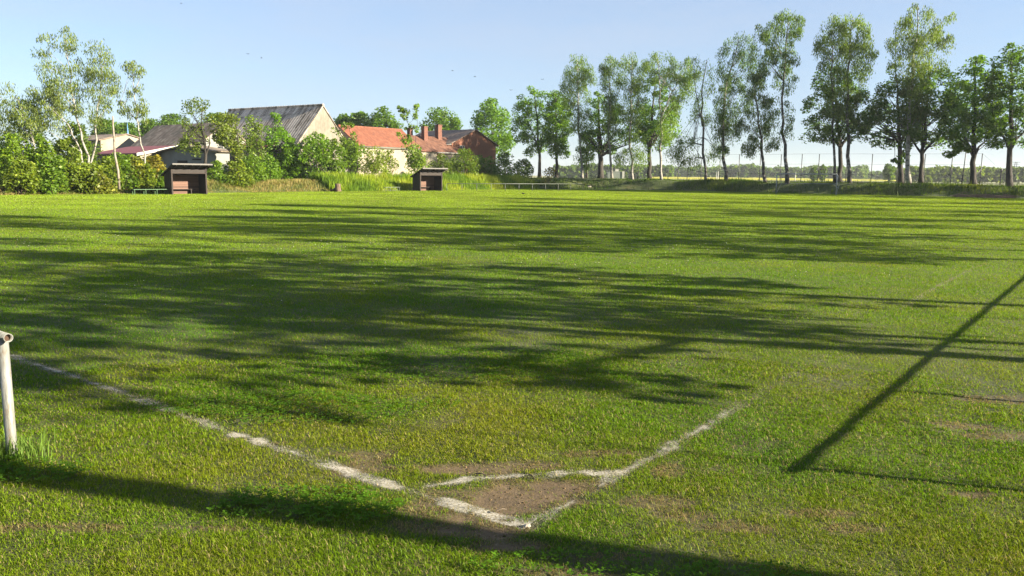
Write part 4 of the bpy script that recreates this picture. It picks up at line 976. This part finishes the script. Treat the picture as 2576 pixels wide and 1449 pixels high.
# blue-grey trailer behind the hedge
p = at(186, 440, on_g(180, 440, 69.3)); root = empty("covered_trailer", (p[0], p[1], 0.9), RG, "blue grey covered trailer half hidden in the left hedge", "trailer")
MB().prism([(-1.0, y, z) for y, z in ((-.8, .5), (.8, .5), (.8, 1.3), (.3, 1.75), (-.3, 1.75), (-.8, 1.3))], (2.2, 0, 0)).build("cover", M['blue_grey'], root)
MB().box(-1.05, 1.25, -.85, .85, .38, .5).build("frame", M['dark_steel'], root)
for y in (-.8, .8): MB().tube([(0.1, y - .08, .3), (0.1, y + .08, .3)], .3, 14).build("wheel", M['dark'], root)

# ------------------------------------------------------------------ dugouts, benches, railings
def dugout(loc, label, turn=8):
    """local x along the touchline, y toward the back"""
    root = empty("dugout", (loc[0], loc[1], 0), RT - R(turn), label, "dugout", "dugouts along the far touchline")
    W, D = 3.0, 1.6
    zf, zb = 2.20, 1.62
    sl = (zf - zb) / D
    mb = MB(); mb.box(0.06, W - .06, D - .05, D, 0.04, 1.66); mb.build("back_wall", M['red_wood'], root)
    for x0, x1 in ((0, .05), (W - .05, W)):
        MB().prism([(x0, y, z) for y, z in ((0.09, 0.03), (D, 0.03), (D, zb), (0.09, zf - sl * .09))], (x1 - x0, 0, 0)).build("side_wall", M['dark_wood'], root)
    for x0 in (-.02, W - .10): MB().box(x0, x0 + .12, -.03, .088, 0, zf - .02).build("post", M['post_wood'], root)
    MB().box(.102, W - .102, -.02, .06, 1.76, 1.84).build("front_beam", M['post_wood'], root)
    MB().box(.102, W - .102, 0.0, .05, 1.845, zf - .02).build("header_board", M['dark_wood'], root)
    y0, y1 = -.86, D + .24
    rf = MB().prism([(-.2, y, z) for y, z in ((y0, zf - sl * y0 + .0), (y1, zf - sl * y1), (y1, zf - sl * y1 + .09), (y0, zf - sl * y0 + .09))], (W + .4, 0, 0)).build("roof", M['felt'], root)
    MB().box(-.2, W + .2, y0 - .03, y0 - .003, zf - sl * y0 - .02, zf - sl * y0 + .10).build("fascia", M['fascia'], rf)
    for k in range(5):
        x = .1 + k * (W - .28) / 4
        MB().prism([(x, y, zf - sl * y - .08) for y in (y0 + .05, -.04)] + [(x, y, zf - sl * y - .004) for y in (-.04, y0 + .05)], (.07, 0, 0)).build("rafter", M['post_wood'], rf)
    MB().box(.07, W - .5, D - .42, D - .06, .40, .45).build("seat", M['post_wood'], root)
    for x in (.4, W - .9): MB().box(x, x + .08, D - .38, D - .1, 0, .398).build("seat_leg", M['dark_wood'], root)
    return root
Y1, Y2 = 67.5, 91.0
dugout(at(433, 486, Y1), "nearer larger looking brown wooden dugout beside the long green bench")
dugout(at(1057, 481, Y2), "farther smaller looking brown wooden dugout beside the railing", 13)

def bench(p, L, label, mat):
    root = empty("bench", (p[0], p[1], 0), RT, label, "bench", "benches beside the dugouts")
    for k in range(2): MB().box(0, L, -.19 + k * .2, -.02 + k * .2, .43, .465).build("seat_slat", M[mat], root)
    for x in (.08, L * .34, L * .66, L - .08):
        MB().tube([(x, -.17, 0), (x, -.17, .41), (x, .17, .41), (x, .17, 0)], .022, 6).build("leg", M[mat], root)
    return root
p = at(334, 487, 65.5); bench(p, 3.0, "long green bench on the grass left of the nearer dugout", 'green_paint')
p = at(967, 482.5, 88); bench(p, 2.2, "short grey green bench left of the smaller dugout", 'grey_paint')

# far railing
p0 = at(1124, 480, 92.0)[:2]; p1 = at(1466, 477, 104.0)[:2]
d = p1 - p0; L = float(np.hypot(*d)); root = empty("railing", (p0[0], p0[1], 0), math.atan2(d[1], d[0]), "long thin grey pitch railing right of the smaller dugout", "railing")
MB().tube([(0, 0, .86), (L, 0, .86)], .032, 8).build("rail", M['steel'], root, True)
for k in range(11): MB().tube([(k * L / 10, 0, -.1), (k * L / 10, 0, .83)], .03, 8).build("post", M['steel'], root, True)

def rail_posts(root, L, step, h, rail_r, post_r, x0=0.0):
    """open ended pipe on posts, local x along the pipe"""
    n_ = 20; vs = []; fs = []
    for x, r_ in ((L, rail_r), (0.0, rail_r), (0.0, rail_r * .86), (0.6, rail_r * .86)):
        vs += [(x, r_ * math.cos(2 * math.pi * k / n_), h + r_ * math.sin(2 * math.pi * k / n_)) for k in range(n_)]
    for j in range(3): fs += [(j * n_ + k, j * n_ + (k + 1) % n_, (j + 1) * n_ + (k + 1) % n_, (j + 1) * n_ + k) for k in range(n_)]
    fs.append(tuple(3 * n_ + k for k in range(n_)))
    rl = MB().add(vs, fs).build("rail", M['white_paint'], root, True)
    MB().tube([(.03, 0, h), (.3, 0, h)], rail_r * .84, 16).build("pipe_bore", M['rust'], rl)
    x = x0
    while x < L:
        MB().tube([(x, 0, -.15), (x, 0, .05), (x, 0, h - rail_r * .7)], [post_r * 1.02, post_r, post_r * .96], 20).build("post", M['white_paint'], root, True); x += step
pb = gnd(31, 1150)
# the near end of the rail overhangs its post a little
root = empty("railing", (pb[0] - G[0] * .10, pb[1] - G[1] * .10, 0), RG, "white painted pipe railing with an open end at the left edge in front", "railing", "white pipe railings round the corner")
rail_posts(root, 9.0, 2.6, .865, .030, .035, .10)
re_ = gnd(1990, 1190)[:2] + S2 * (.86 / math.tan(SUN_EL))
root = empty("railing", (re_[0], re_[1], 0), RT, "white pipe railing beside the near touchline, out of view, casting the straight shadow", "railing", "white pipe railings round the corner")
rail_posts(root, 34.0, 2.6, .865, .020, .030, .12)

# tufts of long grass at the post
k = 260; x = pb[0] + rng.normal(0, .13, k); y = pb[1] + rng.normal(-.03, .10, k)
V, Tt = blades(np.column_stack((x, y, np.zeros(k) - .005)), rng.random(k) * 6.28, .10 + .13 * rng.random(k), .005 + .003 * rng.random(k), R(5) + R(35) * rng.random(k))
props(np_mesh("long_grass", V, tris=Tt, mat=M['grass'], tint=np.repeat(np.array((0.09, 0.15, 0.025))[None] * (.6 + .9 * rng.random(k))[:, None], 5, 0)), "tuft of uncut grass round the foot of the white post", "grass", kind="stuff")

# ------------------------------------------------------------------ goal
gl, gr = at(1952, 487, 98.0), at(2103, 489, 92.5)
d = (gr - gl)[:2]; gw = float(np.hypot(*d)); root = empty("football_goal", (gl[0], gl[1], 0), math.atan2(d[1], d[0]), "full size white football goal without a net before the far embankment", "goal")
MB().tube([(0, 0, 2.38), (gw, 0, 2.38)], .062, 12).build("crossbar", M['goal_white'], root, True)
for x in (0, gw):
    MB().tube([(x, 0, -.1), (x, 0, 2.36)], .062, 12).build("goalpost", M['goal_white'], root, True)
    sx_ = 1 if x == 0 else -1
    MB().tube([(x, 0.05, 0), (x + sx_ * .12, .9, 1.25), (x + sx_ * .2, .75, 2.2), (x, .04, 2.32)], .03, 8).build("net_bracket", M['goal_white'], root, True)
    MB().tube([(x + sx_ * .12, .88, .75), (x + sx_ * .85, .9, 1.28)], .025, 8).build("brace", M['goal_white'], root, True)
MB().tube([(.15, .9, 1.27), (gw - .15, .9, 1.27)], .02, 8).build("net_bar", M['goal_white'], root, True)

# ------------------------------------------------------------------ ball stop fence on the embankment
FP = [(1705, 455, 410), (1763, 459, 395), (1809, 461, 389), (1857, 461, 388), (1910, 461, 388), (1962, 461, 388), (2014, 462, 387), (2057, 462, 387), (2127, 463, 387), (2190, 464, 387), (2255, 465, 387), (2322, 466, 387), (2390, 466, 387), (2464, 469, 386)]
b0 = at(1705, 455, on_t(1705, 455, 106)); root = empty("ball_fence", (b0[0], b0[1], b0[2]), 0, "tall thin ball stop fence of dark posts and wires on the embankment", "fence")
tops = []
for x, yb, yt in FP:
    Y = on_t(x, yb, 106); a = at(x, yb, Y); z1 = at(x, yt, Y)[2]
    b_ = np.array((a[0], a[1], z1)); tops.append((a, b_))
    MB().tube([a - b0 + np.array((0, 0, -.6)), b_ - b0], .05, 8).build("post", M['dark_steel'], root, True)
for f in (0.999, .66, .33):
    MB().tube([a + (b_ - a) * f - b0 for a, b_ in tops], .010, 4).build("wire", M['dark_steel'], root)
e1 = at(2515, 425, on_t(2515, 425, 106)); MB().tube([tops[-1][1] - b0, e1 - b0], .008, 4).build("wire", M['dark_steel'], root)
a = tops[-1][0]; MB().tube([a - b0 + np.array((-1.5, 0, 0)), a - b0 + np.array((0.1, 0, 2.2))], .04, 8).build("stay", M['dark_steel'], root, True)
FG = "short fence posts on the embankment"
for x, yb, yt, lab in ((2515, 469, 424, "short dark post with a thick head near the right edge"), (2533, 470, 430, "short dark post touching the last thick lime trunk"), (1680, 456, 424, "short dark post right beside the white birch trunk"), (1728, 458, 424, "short dark post left of the weeping birch"), (1605, 452, 420, "short dark post right of the cabinet"), (1545, 450, 418, "short dark post behind the leaning birch at the cabinet")):
    Y = on_t(x, yb, 106); a = at(x, yb, Y); root = empty("fence_post", a, 0, lab, "post", FG)
    h = at(x, yt, Y)[2] - a[2]
    MB().tube([(0, 0, -.5), (0, 0, h - .1), (0, 0, h)], [.06, .055, .05], 8).build("shaft", M['dark_steel'], root, True)
    if x == 2515: MB().tube([(0, 0, h - .55), (0, 0, h - .1), (0, 0, h)], [.06, .12, .04], 8).build("head", M['dark_steel'], root, True)
# lamp post
Y = on_t(2422, 467, 105); a = at(2418, 468, Y); root = empty("floodlight_pole", a, 0, "thin floodlight pole with a small dark lamp left of the rounded lime", "lamp post")
h = at(2428, 347, Y)[2] - a[2]
MB().tube([(0, 0, -.5), (.3, 0, h)], [.07, .045], 8).build("pole", M['dark_steel'], root, True)
mb = MB(); mb.tube([(.28, 0, h - .25), (.75, 0, h - .15)], .03, 6); mb.build("arm", M['dark_steel'], root); MB().box(.55, .95, -.15, .15, h - .15, h + .35).build("lamp_head", M['dark'], root)
# dark frame beside a post
Y = on_t(2066, 462, 106); a = at(2059, 462, Y); root = empty("metal_frame", a, 0, "small square dark metal frame standing above the goal crossbar", "frame")
h = at(2066, 425, Y)[2] - a[2]; x1 = at(2074, 462, Y)[0] - a[0]
MB().tube([(0.06, 0, h), (x1, 0, h)], .05, 6).build("top_bar", M['dark_steel'], root); MB().tube([(x1, 0, -.5), (x1, 0, h + .05)], .05, 6).build("upright", M['dark_steel'], root)
# volleyball posts beyond
for x, yb, yt, lab in ((1802, 452, 428, "pair of white posts far beyond the fence, left one"), (1806, 452, 429, "pair of white posts far beyond the fence, right one"), (2000, 452, 432, "single pale post far beyond the leaning tall birch")):
    Y = on_t(x, yb, 150); a = at(x, yb, Y); root = empty("sports_post", (a[0], a[1], 0), 0, lab, "post")
    MB().tube([(0, 0, -.1), (0, 0, at(x, yt, Y)[2] - .15)], .07, 8).build("shaft", M['white_trim'], root, True); MB().tube([(0, 0, at(x, yt, Y)[2] - .15), (0, 0, at(x, yt, Y)[2])], .09, 8).build("cap", M['steel'], root, True)

# ------------------------------------------------------------------ cabinet
Y = on_t(1548, 452, 101.5); a, b_ = at(1526, 453, Y), at(1570, 453, Y); zt = at(1548, 431, Y)[2]; zb = a[2] - .3
root = empty("utility_cabinet", (a[0], a[1], zb), math.atan2(-.12, 1), "grey green utility cabinet with a white right end on the embankment", "cabinet")
Wc = b_[0] - a[0]; Hc = zt - zb
MB().box(0, Wc - .35, 0, 1.6, 0, Hc).build("body", M['cabinet'], root); MB().box(Wc - .345, Wc, -.05, 1.65, 0, Hc + .02).build("end_wall", M['cabinet_white'], root)
MB().box(-.06, Wc * .44, -.06, 1.66, Hc + .003, Hc + .07).build("roof", M['cabinet'], root); MB().box(Wc * .44 + .1, Wc * .44 + .6, .2, .6, Hc + .002, Hc + .36).build("vent", M['cabinet_white'], root)
MB().box(.12, Wc * .44, -.03, -.002, .3, Hc - .2).build("door", M['cabinet'], root)

# ------------------------------------------------------------------ stump, brush pile, stones, twigs
Y = on_g(850, 477, 63.6); a = at(850, 476, Y); root = empty("tree_stump", (a[0], a[1], .1), 0, "brown sawn tree stump with a buttress root at the foot of the bank", "stump")
MB().tube([(0, 0, -.2), (0, 0, .1), (0, 0, .45), (0.02, 0, .74)], [.42, .34, .30, .29], 14).build("bole", M['stump'], root, True)
MB().tube([(-.2, 0, .25), (-.5, -.05, .08), (-.8, -.1, -.05)], [.12, .10, .05], 7).build("root", M['stump'], root, True)
rg = np.random.default_rng(5)
a = at(2475, 491, on_t(2475, 491, 96.0)); root = empty("brush_pile", (a[0], a[1], 0), math.atan2(-.613, .79), "low pile of cut brown branches at the foot of the embankment on the right", "brush pile")
mb = MB()
for k in range(150):
    c = np.array((rg.uniform(-2.6, 2.6), rg.normal(.3, .35), abs(rg.normal(.12, .13)))); an = rg.normal(0, .5); L = rg.uniform(.6, 1.8); dv = np.array((math.cos(an), math.sin(an), rg.normal(0, .12))) * L / 2
    mb.tube([c - dv, c + rg.normal(0, .05, 3), c + dv], [.03, .028, .012], 5)
mb.build("branches", plain('cut_branches', (0.26, 0.17, 0.12), .85, var=.6), root)
def rock(name, label, p, s, seed, group=None):
    rg = np.random.default_rng(seed); vs = []; n_ = 9
    for j, (zz, rr_) in enumerate(((-.3, .8), (.1, 1), (.45, .85), (.7, .45))):
        for k in range(n_): q = rr_ * (1 + rg.normal(0, .10)); vs.append((q * math.cos(6.283 * k / n_) * s, q * .75 * math.sin(6.283 * k / n_) * s, (zz + rg.normal(0, .05)) * s * .75))
    fs = [(j * n_ + k, j * n_ + (k + 1) % n_, (j + 1) * n_ + (k + 1) % n_, (j + 1) * n_ + k) for j in range(3) for k in range(n_)] + [tuple(range(n_))[::-1], tuple(3 * n_ + k for k in range(n_))]
    o = MB().add(vs, fs).build(name, M['stone'], None); o.location = tuple(map(float, p)); return props(o, label, "stone", group)
rock("stone", "small grey stone at the point where the chalk lines meet", gnd(1327, 1325) + np.array((0, 0, .004)), .022, 1)
a = at(1489, 471, on_t(1489, 471, 96.8))
rock("stone", "pale rubble stone at the foot of the embankment, left one", (a[0] - .35, a[1], .22), .42, 2, "pale rubble stones at the foot of the embankment")
rock("stone", "pale rubble stone at the foot of the embankment, right one", (a[0] + .45, a[1] + .1, .16), .34, 3, "pale rubble stones at the foot of the embankment")
for x, y, dx, dy, lab in ((1212, 1198, .045, -.02, "short brown twig lying on the chalk arc"), (1338, 1203, .02, -.035, "thin brown twig on the grass at the right end of the arc"), (1262, 1288, .03, .012, "tiny twig lying beside the chalk line inside the corner")):
    p = gnd(x, y); o = MB().tube([(-dx, -dy, .012), (0, 0, .02), (dx, dy, .012)], [.004, .005, .003], 6).build("twig", M['twig'], None); o.location = tuple(map(float, p)); props(o, lab, "twig", "twigs lying round the corner arc")

# ------------------------------------------------------------------ birds
def bird(p, s, label, grounded=False, rz=0.0):
    root = empty("bird", p, rz, label, "bird", None if grounded else "small birds in flight")
    bd = MB().tube([(-.16 * s, 0, .0), (-.1 * s, 0, .01 * s), (0, 0, .02 * s), (.1 * s, 0, .03 * s), (.14 * s, 0, .045 * s), (.19 * s, 0, .04 * s)], [.012 * s, .035 * s, .055 * s, .045 * s, .034 * s, .006 * s], 8).build("body", M['feather'], root, True)
    MB().prism([(-.14 * s, -.015 * s, 0), (-.14 * s, .015 * s, 0), (-.27 * s, .045 * s, 0), (-.27 * s, -.045 * s, 0)], (0, 0, .008 * s)).build("tail", M['feather'], root)
    for sd in (-1, 1):
        if grounded:
            MB().prism([(.06 * s, sd * .05 * s, .05 * s), (-.02 * s, sd * .062 * s, .055 * s), (-.2 * s, sd * .03 * s, .02 * s)], (0, sd * .008 * s, -.02 * s)).build("wing", M['feather'], root)
            MB().tube([(.0, sd * .025 * s, -.02 * s), (.01 * s, sd * .025 * s, -.13 * s), (.05 * s, sd * .025 * s, -.13 * s)], .006 * s, 5).build("leg", M['feather'], root)
        else: MB().prism([(.07 * s, sd * .03 * s, .03 * s), (-.05 * s, sd * .03 * s, .03 * s), (-.1 * s, sd * .24 * s, .11 * s), (-.12 * s, sd * .42 * s, .06 * s), (.03 * s, sd * .24 * s, .12 * s)], (0, 0, .008 * s)).build("wing", M['feather'], root)
for x, y, rz, lab in ((1195, 193, .5, "tiny bird in the sky above the red house, highest one"), (1285, 227, 2.0, "tiny bird in the sky just left of the first lime"), (1365, 200, 1.0, "tiny bird just above the first lime tree"), (1138, 178, 2.8, "tiny bird in the sky left of the highest one"), (658, 146, .2, "tiny bird high in the sky above the barn"),
                      (624, 136, 1.2, "tiny bird high up left of the one above the barn"), (1712, 420, 0.8, "bird flying low before the far wood near the weeping birch"), (456, 9, 0.3, "tiny bird at the very top of the sky")):
    bird(at(x, y, 60), .36, lab, rz=rz)
p = gnd(1316, 492); bird((p[0], p[1], .18), 1.2, "dark bird standing on the far sunlit lawn", True, 2.2)

# ------------------------------------------------------------------ far fields and woods
def wood(name, label, segs, size, dens, tint, seed):
    """segs: (x px left, x px right, depth, y top px, y bottom px)"""
    rg = np.random.default_rng(seed); cs, rs = [], []
    for x0, x1, Y, yt, yb in segs:
        wpx = x1 - x0; n_ = int(wpx * dens)
        for k in range(n_):
            x = x0 + wpx * rg.random(); dY = Y + rg.random() ** 1.5 * 60
            var = float(fbm(np.array([x * .045]), np.array([seed * 3.3]), 7, 3)[0] - .5) * 14 + float(fbm(np.array([x * .2]), np.array([seed * 1.3]), 9, 2)[0] - .5) * 9
            top = at(x, yt + var, Y)[2]; bot = at(x, yb, Y)[2]
            z = bot + (top - bot) * rg.random() ** 0.8
            p = at(x, yb, dY); cs.append((p[0], p[1], z)); rs.append(rg.uniform(.8, 1.6) * Y / 500)
    V, c = leaf_cloud(np.array(cs), np.array(rs), 16, size, rg, tint, var=.7)
    props(np_mesh(name, V, quads=np.arange(len(V)).reshape(-1, 4), mat=M['leaf'], tint=c), label, "wood", kind="stuff")
wood("far_wood", "far blue green line of woods on the horizon", [(1395, 1690, 430, 419, 447), (1680, 1740, 640, 426, 448), (1730, 2180, 520, 421, 449), (2150, 2290, 560, 434, 452)], 1.7, 7.0, (0.05, 0.085, 0.035), 3)
wood("right_wood", "nearer green wood edge on the right behind the rape field", [(2225, 2640, 330, 424, 456)], 1.2, 7.0, (0.065, 0.095, 0.03), 4)
for x, yt, yb, hw, lab, sd in ((2048, 421, 453, 11, "small dark tree standing in the far field, left of the metal frame", 301), (2069, 416, 453, 12, "small dark tree standing in the far field behind the metal frame", 302), (2236, 411, 452, 13, "rounded tree rising above the nearer wood edge on the right", 303)):
    shr = tree("field_tree", lab, "tree", [[(x, yb + 3), (x, (yt + yb) / 2), (x, yt + 5)]], .3, [(yt, x - hw * .3, x + hw * .3), (yt + 8, x - hw * .8, x + hw * .8), ((yt + yb) / 2 + 4, x - hw, x + hw), (yb - 2, x - hw * .8, x + hw * .8)], 260, sd, n=34, nper=40, size=.6, rmin=.7, rmax=1.3, limbs=6, tint=(0.045, 0.08, 0.02), sink=1)
m, n, out = newmat('rape_flowers'); tc = N(n, "ShaderNodeTexCoord").outputs["Object"]
bs = N(n, "ShaderNodeBsdfPrincipled", {"Base Color": ramp(n, noise(n, tc, .8, 6, .7), [(.3, (.16, .18, .02)), (.6, (.30, .28, .02))]), "Roughness": .95}); n.links.new(bs.outputs[0], out.inputs[0])
xs_ = np.linspace(1640, 2255, 60); V = []
for x in xs_:
    for Y, dz in ((300, .9), (301, 1.3), (380, 1.42), (460, 1.5)):
        q = at(x, 450, Y); V.append((q[0], q[1], dz + (float(vnoise(np.array([x * .11]), np.array([Y * 1.])) [0]) - .5) * .25 * (dz > 0)))
F = [(i * 4 + k, i * 4 + k + 4, i * 4 + k + 5, i * 4 + k + 1) for i in range(59) for k in range(3)]
props(np_mesh("rape_field", V, quads=F, mat=m), kind="structure")
# power line pole
Y = 420; a = at(2553, 440, Y); h = at(2553, 407, Y)[2]; root = empty("power_pole", (a[0], a[1], 0), -.5, "distant twin legged power pole with cross arms at the right edge", "power pole")
for sx_ in (-1, 1): MB().tube([(sx_ * .9, 0, -.3), (sx_ * .35, 0, h)], .16, 6).build("leg", M['dark_steel'], root)
for z, hw in ((h - .3, 1.9), (h - 1.3, 1.6), (h - 2.4, 1.9)): MB().box(-hw, hw, -.09, .09, z, z + .16).build("cross_arm", M['dark_steel'], root)

# ------------------------------------------------------------------ air
m, n, out = newmat('air')
vol = N(n, "ShaderNodeVolumePrincipled", {"Color": (0.86, 0.93, 1.0, 1), "Density": 0.0002, "Anisotropy": 0.2})
n.links.new(vol.outputs[0], out.inputs["Volume"])
o = MB().box(-1320, 1520, -220, 1520, -1.0, 27.0).build("haze", m); props(o, kind="stuff")
